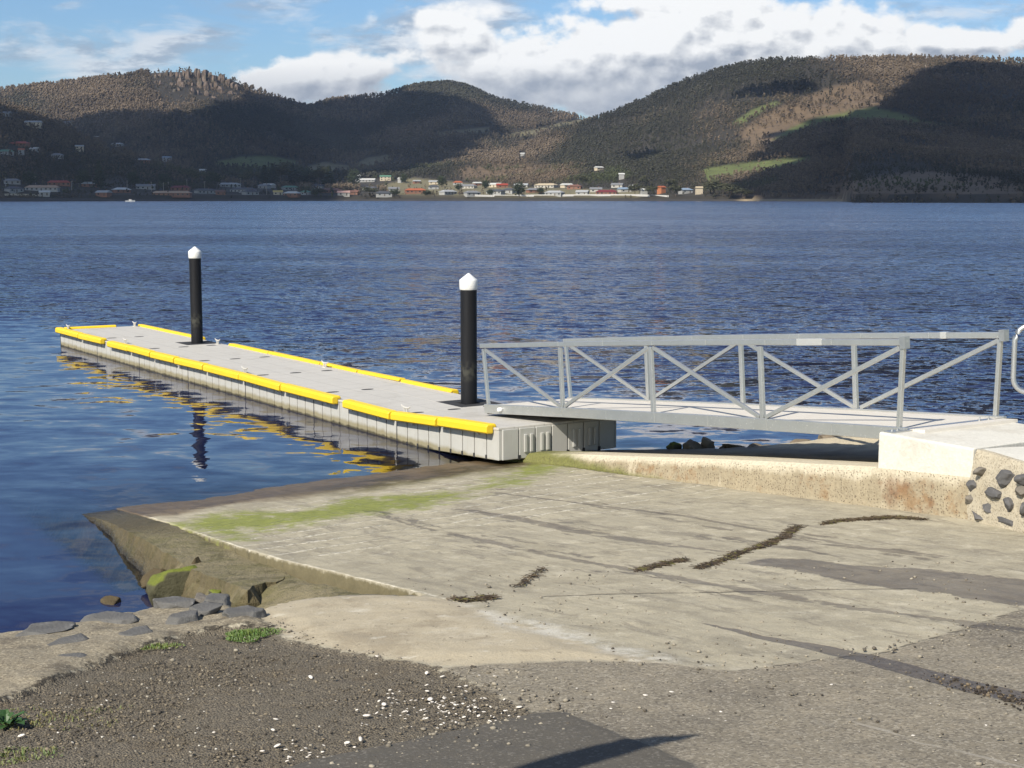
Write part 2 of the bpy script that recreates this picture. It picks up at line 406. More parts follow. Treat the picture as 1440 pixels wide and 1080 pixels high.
cam = bpy.data.cameras.new('camera'); co = bpy.data.objects.new('camera', cam); COL.objects.link(co)
cam.sensor_width = 36; cam.lens = F / 1440 * 36; cam.clip_start = .1; cam.clip_end = 20000
co.location = (0, 0, HC); co.rotation_euler = (math.pi / 2 - PIT, 0, 0); scene.camera = co
vs = scene.view_settings; vs.view_transform = 'Standard'; vs.look = 'None'; vs.exposure = .28; vs.gamma = 1
try: scene.cycles.max_bounces = 5; scene.cycles.diffuse_bounces = 2; scene.cycles.glossy_bounces = 3; scene.cycles.volume_bounces = 0; scene.cycles.adaptive_threshold = .02; scene.cycles.transparent_max_bounces = 8; scene.cycles.caustics_reflective = False; scene.cycles.caustics_refractive = False
except Exception: pass
# ================================================================== GROUND
CE = 5.52                                   # c of the ramp's left edge
CK = 11.52                                  # c of the kerb face
arc_px = [(352, 866), (372, 854), (400, 847), (440, 840), (490, 836), (540, 836), (600, 838), (650, 846), (700, 866), (760, 885), (820, 905), (900, 926), (1000, 940),
          (930, 932), (860, 930), (790, 930), (700, 935), (640, 938), (560, 928), (470, 912), (410, 898), (386, 880)]
bank_top = [(352, 866), (330, 858), (300, 850), (270, 851), (225, 853), (180, 863), (120, 876), (60, 887), (0, 894)]
bank_low = [(-60, 1010), (0, 985), (60, 963), (120, 938), (195, 911), (255, 893), (300, 884), (386, 880)]
def cef(s): return CE + np.interp(s, [-24, -15.85, -14.1, -12.5, -9.7, -8], [.34, .17, .03, -.06, 0., 0.])
def ext(p, q, L): p = np.array(p); q = np.array(q); return q + (q - p) / np.linalg.norm(q - p) * L
bt = gxy(bank_top); bl_ = gxy(bank_low)
far_left = ext(bt[-3], bt[-1], 14.)
bank = np.vstack([bt, [far_left], [far_left + np.array([-.5, -3.])], [bl_[0] + np.array([-9, -2.])], bl_])
arcp = gxy(arc_px)
arc_left = gxy(arc_px[:7])
land = np.vstack([[W(q, float(cef(q)))  for q in (-24, -16, -15, -14.1, -13.2, -12.5, -11, -10)], arc_left[::-1], bt, [far_left], [(-30, -30)], [(40, -40)], [(40, 0)], [W(-9.5, 30)], [W(-9.5, CK + .4)], [W(-24, CK + .4)]])
gravel = np.vstack([bl_[:], gxy([(400, 897), (470, 913), (560, 928), (620, 940), (690, 972), (752, 1001), (650, 1022), (560, 1042), (470, 1060), (400, 1079)]), [(-.9, 5.4)], [(-2, 2)], [(-12, 2)], [(-12, 9)]])
asph = np.vstack([gxy([(400, 1079), (470, 1060), (560, 1042), (650, 1022), (752, 1001), (792, 1000), (871, 1033), (920, 1053), (978, 1079)]), [(1.2, 4)], [(-.9, 4.)]])
worn = np.vstack([gxy([(752, 1001), (690, 972), (620, 940), (700, 935), (790, 931), (860, 930), (930, 932), (1000, 941), (1035, 943), (1130, 930), (1240, 916), (1340, 888), (1440, 857)]), [W(-6, 12)], [W(8, 12)], [(1, -6)], [(-4, -6)], [(-2, 3)]])
wet2 = [([(520, 723), (600, 742), (700, 765), (800, 784), (900, 803), (1000, 822), (1100, 838), (1200, 856), (1300, 868), (1440, 884)], [.02, .05, .07, .06, .07, .06, .08, .07, .05, .06]),
        ([(690, 693), (800, 706), (967, 726), (1085, 749), (1265, 777), (1380, 792)], [.04, .05, .06, .05, .05, .02]),
        ([(640, 716), (720, 727), (803, 744), (926, 764), (1018, 775)], [.05, .10, .12, .10, .03]),
        ([(1160, 766), (1260, 774), (1330, 782)], [.04, .09, .04]), ([(1000, 757), (1080, 768), (1140, 775)], [.02, .06, .03])]
wet1 = ([(985, 876), (1030, 886), (1075, 897), (1150, 909), (1210, 923), (1290, 945), (1370, 966), (1450, 985)], [.012, .03, .05, .075, .10, .10, .11, .12])
wet3 = [(1040, 792), (1085, 786), (1130, 787), (1200, 795), (1300, 800), (1450, 816), (1450, 853), (1390, 846), (1330, 835), (1250, 828), (1190, 818), (1150, 808), (1100, 800)]
alg_px = [(225, 736), (300, 722), (420, 716), (520, 700), (640, 690), (700, 678), (735, 652), (800, 655), (700, 690), (590, 716), (440, 732), (360, 752), (330, 762), (280, 752)]
white_px = [(640, 846), (700, 862), (780, 880), (860, 905), (990, 935), (870, 922), (780, 900), (700, 878)]
joints = [([(760, 838), (820, 836), (1000, 834), (1160, 830), (1290, 829)], .02), ([(1035, 943), (1130, 930), (1240, 916), (1340, 888), (1440, 857)], .014), ([(560, 700), (700, 698)], .014)]
seam_px = [(1190, 1010), (1300, 1045), (1440, 1078)]

gs = np.unique(np.concatenate([np.arange(-24, -19.5, .25), np.arange(-19.5, -2.0, .04), np.arange(-2, 6, .25), np.arange(6, 60, 4.)]).round(3))
gc = np.unique(np.concatenate([np.arange(-40, -8, 4.), np.arange(-8, -1.5, .25), np.arange(-1.5, CE - .02, .04), [CE - .012, CE], np.arange(CE + .04, CK + .3, .04), np.arange(CK + .3, 16, .25), np.arange(16, 60, 4.)]).round(3))
S_, C_ = np.meshgrid(gs, gc, indexing='ij'); CS = C_ + (cef(S_) - CE) * np.clip(1 - np.abs(C_ - CE) / 2.2, 0, 1); gx = (S_ * T[0] + CS * CC[0]).ravel(); gy = (S_ * T[1] + CS * CC[1]).ravel()
sdl = sdpoly(gx, gy, land); sd_bank = sdpoly(gx, gy, bank); sd_arc = sdpoly(gx, gy, arcp); sd_grav = sdpoly(gx, gy, gravel)
sd_asph = sdpoly(gx, gy, asph); sd_worn = sdpoly(gx, gy, worn)
gz = zs(gx, gy)
wob = fbm(gx * 3, gy * 3, 4, 3) - .5
gz = gz + .022 * smooth(0, .25, sd_arc + wob * .1) * (gx < 6)
gz = gz + (.035 + .10 * (fbm(gx * 2.2, gy * 2.2, 5, 11) - .5)) * smooth(-.08, .10, sd_bank + wob * .25)
gz = gz + .014 * (fbm(gx * 9, gy * 9, 4, 5) - .5) + .03 * (fbm(gx * .8, gy * .8, 3, 8) - .5) * smooth(0, .4, sdl)
gz = gz + .03 * smooth(.02, -.02, sd_asph) * 0 - .02 * smooth(.0, .06, sd_grav) + .012 * smooth(0, .03, sd_asph + wob * .03)
dl = np.maximum(0, -sdl)
gz = gz - np.minimum(1.6 * dl + .10 * smooth(0, .02, dl), 2.2) * (1 + .4 * (fbm(gx * 4, gy * 4, 3, 21) - .5))
gz = np.where((C_.ravel() > CK + .05) & (S_.ravel() < -9.4), gz - .35, gz)
def clampa(a): return np.clip(a, -1, 1)
wt = np.full(gx.shape, -9.)
for pts, ww in wet2: wt = np.maximum(wt, sdline(gx, gy, gxy(pts), ww))
jn = np.full(gx.shape, -9.)
for pts, ww in joints: jn = np.maximum(jn, sdline(gx, gy, gxy(pts), [ww] * len(pts)))
attrs = dict(a_bank=clampa(sd_bank), a_arc=clampa(sd_arc), a_grav=clampa(sd_grav), a_asph=clampa(sd_asph), a_worn=clampa(sd_worn),
             a_wet1=clampa(sdline(gx, gy, gxy(wet1[0]), wet1[1])), a_wet2=clampa(wt), a_wet3=clampa(sdpoly(gx, gy, gxy(wet3))),
             a_alg=clampa(sdpoly(gx, gy, gxy(alg_px))), a_white=clampa(sdpoly(gx, gy, gxy(white_px))), a_joint=clampa(jn), a_land=clampa(sdl),
             a_edge=clampa(C_.ravel() - CE) , a_seam=clampa(sdline(gx, gy, gxy(seam_px), [.018] * 3)), a_s=S_.ravel(), a_c=C_.ravel(),
             a_u=(gx + 5.21) * .617 + (17.74 - gy) * .787)
ni, nj = S_.shape; idx = np.arange(ni * nj).reshape(ni, nj)
gf = np.stack([idx[:-1, :-1], idx[1:, :-1], idx[1:, 1:], idx[:-1, 1:]], -1).reshape(-1, 4)

def mat_ground():
    k = NT('ramp_and_shore_ground'); v = k.pos()
    A = lambda n: k.attr(n)
    nL = k.noise(v, 1.1, 6, .6); nM = k.noise(v, 7., 5, .6); nF = k.noise(v, 60., 4, .65); nE = k.noise(v, 11., 5, .65); nS = k.noise(v, 2.6, 7, .68)
    e0 = k.sub(nE, .5)
    def mask(at_, amp=.12, w=.012, bias=0.):
        return k.sm(k.add(k.add(A(at_), k.mul(e0, amp)), bias), -w, w)
    u = A('a_u'); s = A('a_s'); c = A('a_c')
    grain = k.math('MULTIPLY_ADD', nF, .5, .75)
    # ---- ramp concrete
    lon = k.noise(k.comb(k.mul(s, .35), k.mul(c, 3.0), 0.), 2.2, 6, .65)
    col = k.mix(nL, (.33, .295, .215), (.50, .45, .335)); col = k.mix(k.mul(k.sm(k.noise(v, 2.3, 7, .7), .46, .62), .5), col, (.25, .22, .16)); col = k.mix(k.mul(k.sm(k.noise(v, 3.7, 7, .72), .54, .66), .5), col, (.60, .55, .43))
    col = k.mix(k.mul(k.sm(lon, .42, .68), .45), col, (.215, .195, .155)); col = k.mix(k.mul(k.sm(k.noise(k.comb(k.mul(s, .8), k.mul(c, 2.4), 0.), 1.6, 8, .72, .6), .53, .62), .55), col, (.17, .15, .12))
    col = k.mix(k.mul(k.sm(nS, .55, .75), .45), col, (.50, .46, .37))
    col = k.mix(k.mul(k.sm(k.noise(v, 19, 4, .6), .58, .70), .5), col, (.20, .17, .12)); col = k.mix(k.mul(k.sm(k.noise(v, 38, 3, .6), .60, .70), .5), col, (.56, .52, .42)); col = k.mix(k.mul(k.sm(k.noise(v, .55, 6, .6), .48, .64), .35), col, (.25, .225, .17))
    # cast grooves across the ramp with pale worn ridges
    ph = k.math('FRACT', k.mul(k.add(u, k.mul(k.sub(k.noise(v, .9, 5, .7), .5), .42)), 1 / .41)); rib = k.sm(k.math('ABSOLUTE', k.sub(ph, .5)), .12, .04)
    zone = k.mul(k.sm(u, 1.5, 2.2), k.sm(k.add(u, k.mul(k.sub(nL, .5), 2.4)), 6.2, 5.0))
    brk = k.mul(k.sm(k.noise(v, 1.0, 6, .72), .40, .52), k.sm(k.noise(v, 24., 4, .7), .46, .55))
    ribm = k.mul(k.mul(rib, zone), brk); col = k.mix(k.mul(ribm, .85), col, (.66, .62, .52))
    # worn tan patch
    mA = mask('a_arc', .24, .04); col = k.mix(mA, col, k.mix(nM, (.37, .315, .22), (.48, .42, .31)))
    col = k.mix(k.mul(mA, k.mul(k.sm(nS, .5, .68), .6)), col, (.50, .45, .35)); col = k.mix(k.mul(mA, k.mul(k.sm(k.noise(v, 1.7, 6, .7), .5, .64), .6)), col, (.26, .215, .15)); col = k.mix(k.mul(mA, k.sm(k.noise(v, 26, 3, .6), .66, .72)), col, (.12, .10, .07)); col = k.mix(k.mul(mA, k.mul(k.sm(k.noise(v, 5.2, 5, .6), .62, .70), .6)), col, (.56, .52, .43))
    mWh = k.mul(mask('a_white', .30, .10), k.sm(nM, .32, .52)); col = k.mix(k.mul(k.mul(mWh, k.sm(nS, .36, .56)), .75), col, (.58, .56, .50))
    # worn asphalt
    ag = k.vor(v, 75., 'F1', 'Color'); agx = k.xyz(ag)[0]
    mW = mask('a_worn', .10, .03); wc = k.mix(nL, (.18, .157, .118), (.26, .227, .17)); wc = k.mix(k.sm(nS, .48, .7), wc, (.29, .25, .185)); wc = k.mix(k.mul(k.sm(k.noise(v, .7, 5, .6), .50, .64), .6), wc, (.135, .118, .092))
    wc = k.mix(k.mul(k.sm(agx, .70, .95), .5), wc, (.42, .38, .31)); wc = k.mix(k.mul(k.sm(agx, .30, .05), .55), wc, (.07, .06, .05)); col = k.mix(mW, col, wc)
    mP = mask('a_asph', .05, .012); pc = k.mix(nM, (.075, .068, .056), (.115, .103, .085)); pc = k.mix(k.mul(k.sm(agx, .8, 1.), .5), pc, (.24, .22, .19)); col = k.mix(mP, col, pc)
    # gravel bed
    mG = mask('a_grav', .22, .02); vc = k.xyz(k.vor(v, 85., 'F1', 'Color')); vd = k.vor(v, 85., 'F1', 'Distance')
    gcx = k.mix(vc[0], (.072, .060, .044), (.25, .21, .15)); gcx = k.mix(k.sm(nS, .42, .68), gcx, k.mix(vc[1], (.125, .107, .078), (.19, .162, .118)))
    gcx = k.mix(k.mul(k.sm(k.noise(v, 1.9, 5, .65), .56, .68), .6), gcx, (.155, .12, .075)); gcx = k.mix(k.mul(k.sm(vd, .35, .8), .35), gcx, (.04, .033, .026)); col = k.mix(mG, col, gcx)
    # mortared bank
    mB = mask('a_bank', .22, .02); bc = k.mix(nM, (.18, .155, .11), (.33, .285, .205)); bc = k.mix(k.sm(nS, .50, .66), bc, (.14, .118, .085)); bc = k.mix(k.mul(k.sm(agx, .75, 1.), .5), bc, (.50, .44, .33)); bc = k.mix(k.mul(k.sm(agx, .25, .0), .6), bc, (.09, .07, .05)); col = k.mix(mB, col, bc)
    # chipped pale rim at the slab edge
    ed = k.mul(k.sm(k.add(A('a_edge'), k.mul(e0, .09)), .055, .02), k.mul(k.sm(s, -9.0, -9.6), k.sm(A('a_edge'), .000, .012)))
    col = k.mix(k.mul(ed, k.mul(k.sm(nE, .42, .56), k.sm(k.noise(v, 1.9, 5, .7), .38, .55))), col, (.60, .56, .46))
    # steep sides (below the edge)
    col = k.mix(k.sm(k.add(A('a_land'), k.mul(e0, .012)), .0015, -.004), col, k.mix(nM, (.07, .06, .03), (.19, .16, .09)))
    # algae
    al = k.sm(k.add(A('a_alg'), k.add(k.mul(k.sub(nM, .5), 1.1), k.mul(k.sub(nL, .5), 1.6))), -.25, .35); al = k.mul(al, k.sm(k.noise(k.comb(k.mul(s, .8), k.mul(c, 1.4), 0.), 2.2, 6, .65), .26, .50)); al2 = k.mul(k.sm(k.add(u, k.mul(k.sub(nL, .5), .8)), .35, .7), k.sm(k.add(u, k.mul(k.sub(nL, .5), 1.2)), 1.9, 1.1)); al2 = k.mul(al2, k.mul(k.sm(c, 7.2, 9.), k.sm(k.noise(k.comb(k.mul(s, 1.), k.mul(c, .7), 3.), 3., 6, .65), .36, .56)))
    col = k.mix(k.mul(al2, .85), col, k.mix(nM, (.075, .065, .022), (.15, .135, .04))); col = k.mix(k.mul(al, .92), col, k.mix(nM, (.10, .125, .018), (.29, .315, .06)))
    # crack along the bank, joints
    ck = k.mul(k.sm(k.math('ABSOLUTE', k.add(A('a_bank'), k.mul(e0, .20))), .035, .012), k.mul(k.sm(nM, .40, .52), k.sm(A('a_grav'), -.25, -.12))); col = k.mix(k.mul(ck, .85), col, (.035, .028, .02))
    mJ = k.mul(k.sm(k.add(A('a_joint'), k.mul(e0, .02)), -.003, .006), k.sm(nE, .36, .46)); col = k.mix(k.mul(mJ, .75), col, (.10, .085, .06))
    col = k.mix(k.mul(k.sm(A('a_seam'), -.004, .004), .6), col, (.36, .33, .28))
    # wet
    w1 = mask('a_wet1', .05, .008); w2 = k.mul(mask('a_wet2', .13, .010, -.015), k.sm(k.noise(v, 3.1, 5, .65), .36, .44)); w2 = k.math('MAXIMUM', w2, k.mul(k.mul(k.sm(A('a_wet2'), -.45, -.10), k.sm(k.noise(k.comb(k.mul(s, .7), k.mul(c, 2.6), 7.), 2.4, 6, .7), .57, .60)), k.sm(u, 1.5, 2.5))); w3 = mask('a_wet3', .22, .015)
    wl = k.sm(k.add(u, k.mul(k.sub(nL, .5), 1.2)), 1.45, .85)
    wet = k.math('MAXIMUM', k.math('MAXIMUM', w1, k.mul(w2, .75)), k.math('MAXIMUM', k.mul(w3, .9), wl))
    col = k.mix(wl, col, k.mix(1., col, (.70, .59, .45), 'MULTIPLY'))
    col = k.mix(wet, col, k.mix(1., col, (.46, .43, .42), 'MULTIPLY'))
    col = k.vm('SCALE', col, sc=grain)
    rough = k.mixf(wet, .92, k.math('MULTIPLY_ADD', nM, .25, .34))
    hgt = k.add(k.mul(nF, .006), k.mul(nM, .012)); hgt = k.add(hgt, k.mul(k.mul(rib, zone), .016))
    hgt = k.add(hgt, k.mul(k.mul(k.sub(1., vd), .012), mG)); hgt = k.add(hgt, k.mul(k.mul(nE, .018), mB)); hgt = k.mul(hgt, k.mixf(wet, 1., .45))
    hgt = k.sub(hgt, k.mul(mJ, .01))
    return k.out(k.bsdf(col, rough, 0., k.bump(hgt, .9, 1.)))
M['ground'] = mat_ground()
ground = new_mesh('ground', np.stack([gx, gy, gz], 1), gf, M['ground'], True, attrs=attrs); tag(ground, kind='structure')

# ---- patches with their own edges
def patch(name, poly, zf, mat, step=.06, skirt=.6, batter=.0, jag=.02, skirt_edges=None, seed=1):
    P = np.asarray(poly, float); bd = []
    for i in range(len(P)):
        a = P[i]; b = P[(i + 1) % len(P)]; n = max(1, int(np.linalg.norm(b - a) / step)); nrm = np.array([-(b - a)[1], (b - a)[0]]) / (np.linalg.norm(b - a) + 1e-9)
        for q in range(n):
            p = a + (b - a) * q / n
            bd.append(p + nrm * jag * 2 * (fbm(np.array([p[0] * 7.]), np.array([p[1] * 7.]), 4, seed)[0] - .5))
    bd = np.array(bd); lo = bd.min(0); hi = bd.max(0)
    X, Y = np.meshgrid(np.arange(lo[0], hi[0], step), np.arange(lo[1], hi[1], step)); X = X.ravel(); Y = Y.ravel()
    k = sdpoly(X, Y, bd) > step * .5; pts = np.vstack([bd, np.stack([X[k], Y[k]], 1)]); nb = len(bd)
    r = delaunay_2d_cdt([Vector(p) for p in pts], [(i, (i + 1) % nb) for i in range(nb)], [], 1, 1e-5)
    V2 = np.array([tuple(p) for p in r[0]]); fc = [tuple(f) for f in r[2]]
    z = zf(V2[:, 0], V2[:, 1]); V = [(p[0], p[1], q) for p, q in zip(V2, z)]
    edge = {}
    for f in fc:
        for i in range(len(f)):
            e = (f[i], f[(i + 1) % len(f)]); edge[e] = edge.get(e, 0) + 1
    be = [e for e in edge if (e[1], e[0]) not in edge]; low = {}
    cen = V2.mean(0)
    nvec = {}
    for a, b in be:
        d = V2[b] - V2[a]; n_ = np.array([d[1], -d[0]]); n_ = n_ / (np.linalg.norm(n_) + 1e-9)
        for q in (a, b): nvec[q] = nvec.get(q, np.zeros(2)) + n_ * .5
    L = 9
    for a, b in be:
        for q in (a, b):
            if q in low: continue
            low[q] = [q]
            for l in range(1, L + 1):
                t = l / L; x, y = V2[q] + nvec[q] * (batter * t + ((.16 if V2[q] @ T > -13.6 else .05) * (fbm(np.array([V2[q][0] * 4 + l * 1.3]), np.array([V2[q][1] * 4 + l * .7]), 4, seed)[0] - .5)))
                low[q].append(len(V)); V.append((x, y, z[q] - skirt * t))
    for a, b in be:
        for l in range(L): fc.append((low[b][l], low[a][l], low[a][l + 1], low[b][l + 1]))
    return new_mesh(name, V, fc, mat, False)
def mat_apron(name):
    k = NT(name); v = k.pos(); n = k.noise(v, 2.2, 6, .65); n2 = k.noise(v, 14, 5, .65); nf = k.noise(v, 70, 3, .6)
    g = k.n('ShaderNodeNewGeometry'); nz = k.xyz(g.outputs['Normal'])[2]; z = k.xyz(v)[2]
    zz = k.add(z, k.mul(k.sub(n, .5), .16))
    c = k.mix(n2, (.20, .17, .095), (.31, .265, .16))
    c = k.mix(k.mul(k.sm(n, .45, .62), .6), c, (.15, .14, .05))
    c = k.mix(k.sm(zz, .30, .16), c, k.mix(n2, (.085, .070, .035), (.15, .12, .06)))
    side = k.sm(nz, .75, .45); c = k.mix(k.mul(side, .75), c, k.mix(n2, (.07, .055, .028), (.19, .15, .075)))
    c = k.mix(k.sm(zz, .08, .01), c, (.04, .03, .016))
    c = k.mix(k.mul(k.sm(k.noise(v, 4.5, 6, .7), .5, .64), .6), c, (.075, .068, .022)); c = k.vm('SCALE', c, sc=k.math('MULTIPLY_ADD', nf, .6, .52))
    return k.out(k.bsdf(c, k.sm(zz, .0, .3, .4, .9), 0., k.bump(k.add(k.mul(n2, .04), k.mul(nf, .01)), 1., 1.)))
M['apron'] = mat_apron('weedy_apron_concrete')
ap_px = [(240, 735), (300, 758), (345, 774), (380, 783), (402, 790), (399, 798), (388, 803), (372, 804), (356, 809), (348, 816), (338, 812), (305, 800), (275, 790), (246, 777), (216, 763), (184, 749), (160, 737), (140, 729), (114, 722.5)]
ap = gxy(ap_px); e1 = (ap[-1] - ap[-4]); e1 /= np.linalg.norm(e1)
ap = np.vstack([[W(-19.5, float(cef(-19.5)) - .014)], [W(SC(q)[0], float(cef(SC(q)[0])) - .014) for q in ap[:4]], ap[4:], [ap[-1] - T * 2.2]])
apron = patch('ramp_apron', ap[::1], lambda x, y: zs(x, y) - .004 - .085 * smooth(-15.6, -12.4, x * T[0] + y * T[1]) + .03 * (fbm(x * 3, y * 3, 4, 4) - .5) * smooth(-17., -15.5, x * T[0] + y * T[1]), M['apron'], .06, 1.0, .42, .03); tag(apron, kind='structure')
lo_px = [(402, 792), (430, 801), (480, 815), (540, 829), (604, 842), (560, 846), (470, 850), (420, 858), (385, 870), (352, 872), (340, 850), (335, 825), (350, 808), (380, 796)]
low = gxy(lo_px); lower = patch('lower_slab', low, lambda x, y: zs(x, y) - .075 - .17 * smooth(5.3, 4.7, x * CC[0] + y * CC[1]) - .04 * smooth(-10.6, -12.6, x * T[0] + y * T[1]) + .04 * (fbm(x * 4, y * 4, 4, 9) - .5), M['apron'], .06, .6, .1, .03, seed=5); tag(lower, kind='structure')

# ---- loose rock
def rock_mesh(name, seed, size, flat=False, sub=4, cuts=11):
    r = random.Random(seed); bm = bmesh.new(); bmesh.ops.create_icosphere(bm, subdivisions=sub, radius=1.)
    pl = []
    for _ in range(cuts):
        n = Vector((r.gauss(0, 1), r.gauss(0, 1), r.gauss(0, .8))).normalized(); pl.append((n, r.uniform(.5, .86)))
    if flat: pl.append((Vector((r.uniform(-.12, .12), r.uniform(-.12, .12), 1)).normalized(), .42))
    off = Vector((r.uniform(0, 50), r.uniform(0, 50), r.uniform(0, 50)))
    for v in bm.verts:
        p = v.co.copy()
        for n, d in pl:
            h = p.dot(n) - d
            if h > 0: p -= n * h * .985
        p *= 1 + .13 * mnoise.noise(p * 1.7 + off) + .05 * mnoise.noise(p * 5 + off) + .02 * mnoise.noise(p * 13 + off)
        v.co = Vector((p.x * size[0], p.y * size[1], p.z * size[2]))
    me = bpy.data.meshes.new(name); bm.to_mesh(me); bm.free()
    me.polygons.foreach_set('use_smooth', np.ones(len(me.polygons), bool)); return me
def rock(name, px, py, size, mat, seed, label, cat, z=None, sink=.4, rz=None, flat=False, group=None):
    p = gp(px, py) if z is None else at(px, py, z)
    me = rock_mesh(name, seed, size, flat); me.materials.append(mat)
    o = bpy.data.objects.new(name, me); COL.objects.link(o)
    o.location = (p[0], p[1], p[2] + size[2] * (1 - 2 * sink) + (.004 if flat else 0)); o.rotation_euler = (0, 0, random.Random(seed).uniform(0, 6) if rz is None else rz)
    return tag(o, label, cat, group)
rock('mossy_boulder', 252, 836, (.30, .27, .25), M['mossy'], 3, 'large yellow green mossy boulder at the water below the broken slab', 'boulder', z=.12, sink=.42, rz=.4)
rock('brown_boulder', 232, 822, (.24, .22, .17), M['weedrock'], 14, 'brown weedy boulder behind the mossy boulder', 'boulder', z=.05, sink=.45)
rock('leaning_rock', 275, 811, (.10, .13, .20), M['weedrock'], 25, 'dark upright wedge of rock against the slab face', 'rock', z=.24, sink=.5)
rock('dark_boulder', 282, 838, (.20, .17, .17), M['weedrock'], 31, 'dark shaded rock right beside the mossy boulder', 'rock', z=.1, sink=.5)
rock('small_mossy_rock', 306, 846, (.15, .12, .11), M['mossy'], 37, 'small mossy rock tucked between bank stones and slab', 'rock', z=.28, sink=.45)
rock('wedge_stone', 340, 852, (.16, .13, .12), M['weedrock'], 39, 'brown wet rock in the gap under the slab corner', 'rock', z=.26, sink=.5)
rock('awash_rock', 159, 846, (.15, .11, .075), M['weedrock'], 41, 'little brown rock just breaking the water left of the boulders', 'rock', z=0, sink=.62)
for i, (px, py, sx, sy, sz, m, lb) in enumerate([
        (62, 896, .26, .17, .07, 'slate', 'broad flat blue grey stone at the water edge, leftmost in the bank'),
        (96, 910, .22, .13, .06, 'slate', 'flat stone just below and right of the leftmost bank stone'),
        (160, 877, .24, .15, .06, 'slate', 'smooth flat stone on the waterside rim of the bank'),
        (197, 898, .16, .10, .06, 'slate', 'narrow dark split stone near the gravel edge of the bank'),
        (252, 879, .17, .10, .08, 'slate', 'ribbed dark grey stone in the middle of the bank'),
        (243, 858, .20, .11, .08, 'slate', 'flat grey stone with white speck beside the mossy boulder'),
        (283, 851, .11, .09, .08, 'slate2', 'small rounded brown grey stone under the mossy boulder'),
        (309, 855, .13, .10, .09, 'slate', 'pointed blue grey stone right of the small rounded one'),
        (288, 868, .16, .12, .09, 'slate', 'smooth blue grey stone lying behind the ribbed one'),
        (346, 871, .20, .11, .07, 'slate', 'flat grey stone above the bright grass tuft'),
        (37, 928, .14, .10, .03, 'slate2', 'pale brown flush stone sunk in the bank at the far left'),
        (95, 930, .15, .08, .03, 'slate', 'thin grey flush stone sunk in the bank near the gravel')]):
    rock('bank_stone', px, py, (sx * .95, sy * 1.1, sz * 1.3), M[m], 50 + i, lb, 'stone', sink=.36 if sz > .05 else .3, rz=.5 + .3 * math.sin(i * 2.1), flat=True, group='stones set in the shore bank')

# ---- loose gravel, shell bits, weed, grass
def scatter(poly_sd, n, box, seed):
    r = np.random.default_rng(seed); out = []
    while len(out) < n:
        x = r.uniform(box[0], box[1], 4000); y = r.uniform(box[2], box[3], 4000)
        k = poly_sd(x, y) > r.uniform(0, 1, 4000); out += list(zip(x[k], y[k]))
    return np.array(out[:n])
gxs = {}
def ground_z(x, y):
    z = zs(x, y) ; return z
ICO = None
def ico(sub):
    bm = bmesh.new(); bmesh.ops.create_icosphere(bm, subdivisions=sub, radius=1.); bm.verts.ensure_lookup_table()
    V = np.array([v.co[:] for v in bm.verts]); Fc = np.array([[v.index for v in f.verts] for f in bm.faces]); bm.free(); return V, Fc
V1, F1 = ico(1)
def blobs(name, cen, rad, mat, seed=0, jit=.35, base=(V1, F1), col=None, squash=(1, 1, 1), rot=True):
    """many small irregular lumps joined in one mesh (rad may be (n,) or (n,3))"""
    r = np.random.default_rng(seed); n = len(cen); bv, bf = base; m = len(bv)
    rad = np.asarray(rad, float); rad = rad[:, None] * np.array(squash)[None] if rad.ndim == 1 else rad
    P = np.broadcast_to(bv, (n, m, 3)) * (1 + jit * (r.random((n, m, 1)) * 2 - 1))
    if rot:
        a = r.uniform(0, 6.28, n); ca, sa = np.cos(a)[:, None], np.sin(a)[:, None]
        P = P * rad[:, None, :]; P = np.stack([P[..., 0] * ca - P[..., 1] * sa, P[..., 0] * sa + P[..., 1] * ca, P[..., 2]], -1)
    else: P = P * rad[:, None, :]
    V = (P + np.asarray(cen)[:, None, :]).reshape(-1, 3)
    Fc = (np.arange(n)[:, None, None] * m + bf[None]).reshape(-1, 3)
    at_ = {}
    if col is not None: at_['tint'] = np.repeat(np.asarray(col, float), m, 0)
    return new_mesh(name, V, Fc, mat, False, attrs=at_)
def mat_tint(name, rough=.85, var=.3, sc=30.):
    k = NT(name); v = k.pos(); n = k.noise(v, sc, 4, .6)
    return k.out(k.bsdf(k.vm('SCALE', k.attr('tint', 'Color'), sc=k.math('MULTIPLY_ADD', n, 2 * var, 1 - var)), rough))
M['pebble'] = mat_tint('loose_pebbles')
gsd = lambda x, y: np.clip(sdpoly(x, y, gravel) / .35 + .15, 0, 1) * (.25 + .75 * smooth(.42, .6, fbm(x * 1.6, y * 1.6, 4, 33)))
pp = scatter(gsd, 26000, (-4.5, 1.0, 4.5, 11.5), 5)
rr_ = np.random.default_rng(9); rad = np.clip(rr_.lognormal(-5.5, .45, len(pp)), .0025, .019)
tone = rr_.random(len(pp)); pc = np.array([.065, .054, .042])[None] * (1 - tone[:, None]) + np.array([.26, .215, .15])[None] * tone[:, None] ** 1.6
pc[rr_.random(len(pp)) < .012] = (.55, .52, .46)
tag(blobs('loose_gravel', np.stack([pp[:, 0], pp[:, 1], ground_z(pp[:, 0], pp[:, 1]) - .018 + rad * .25], 1), rad, M['pebble'], 2, .3, squash=(1, 1, .45), col=pc), 'loose dark gravel spread over the near shore', kind='stuff')
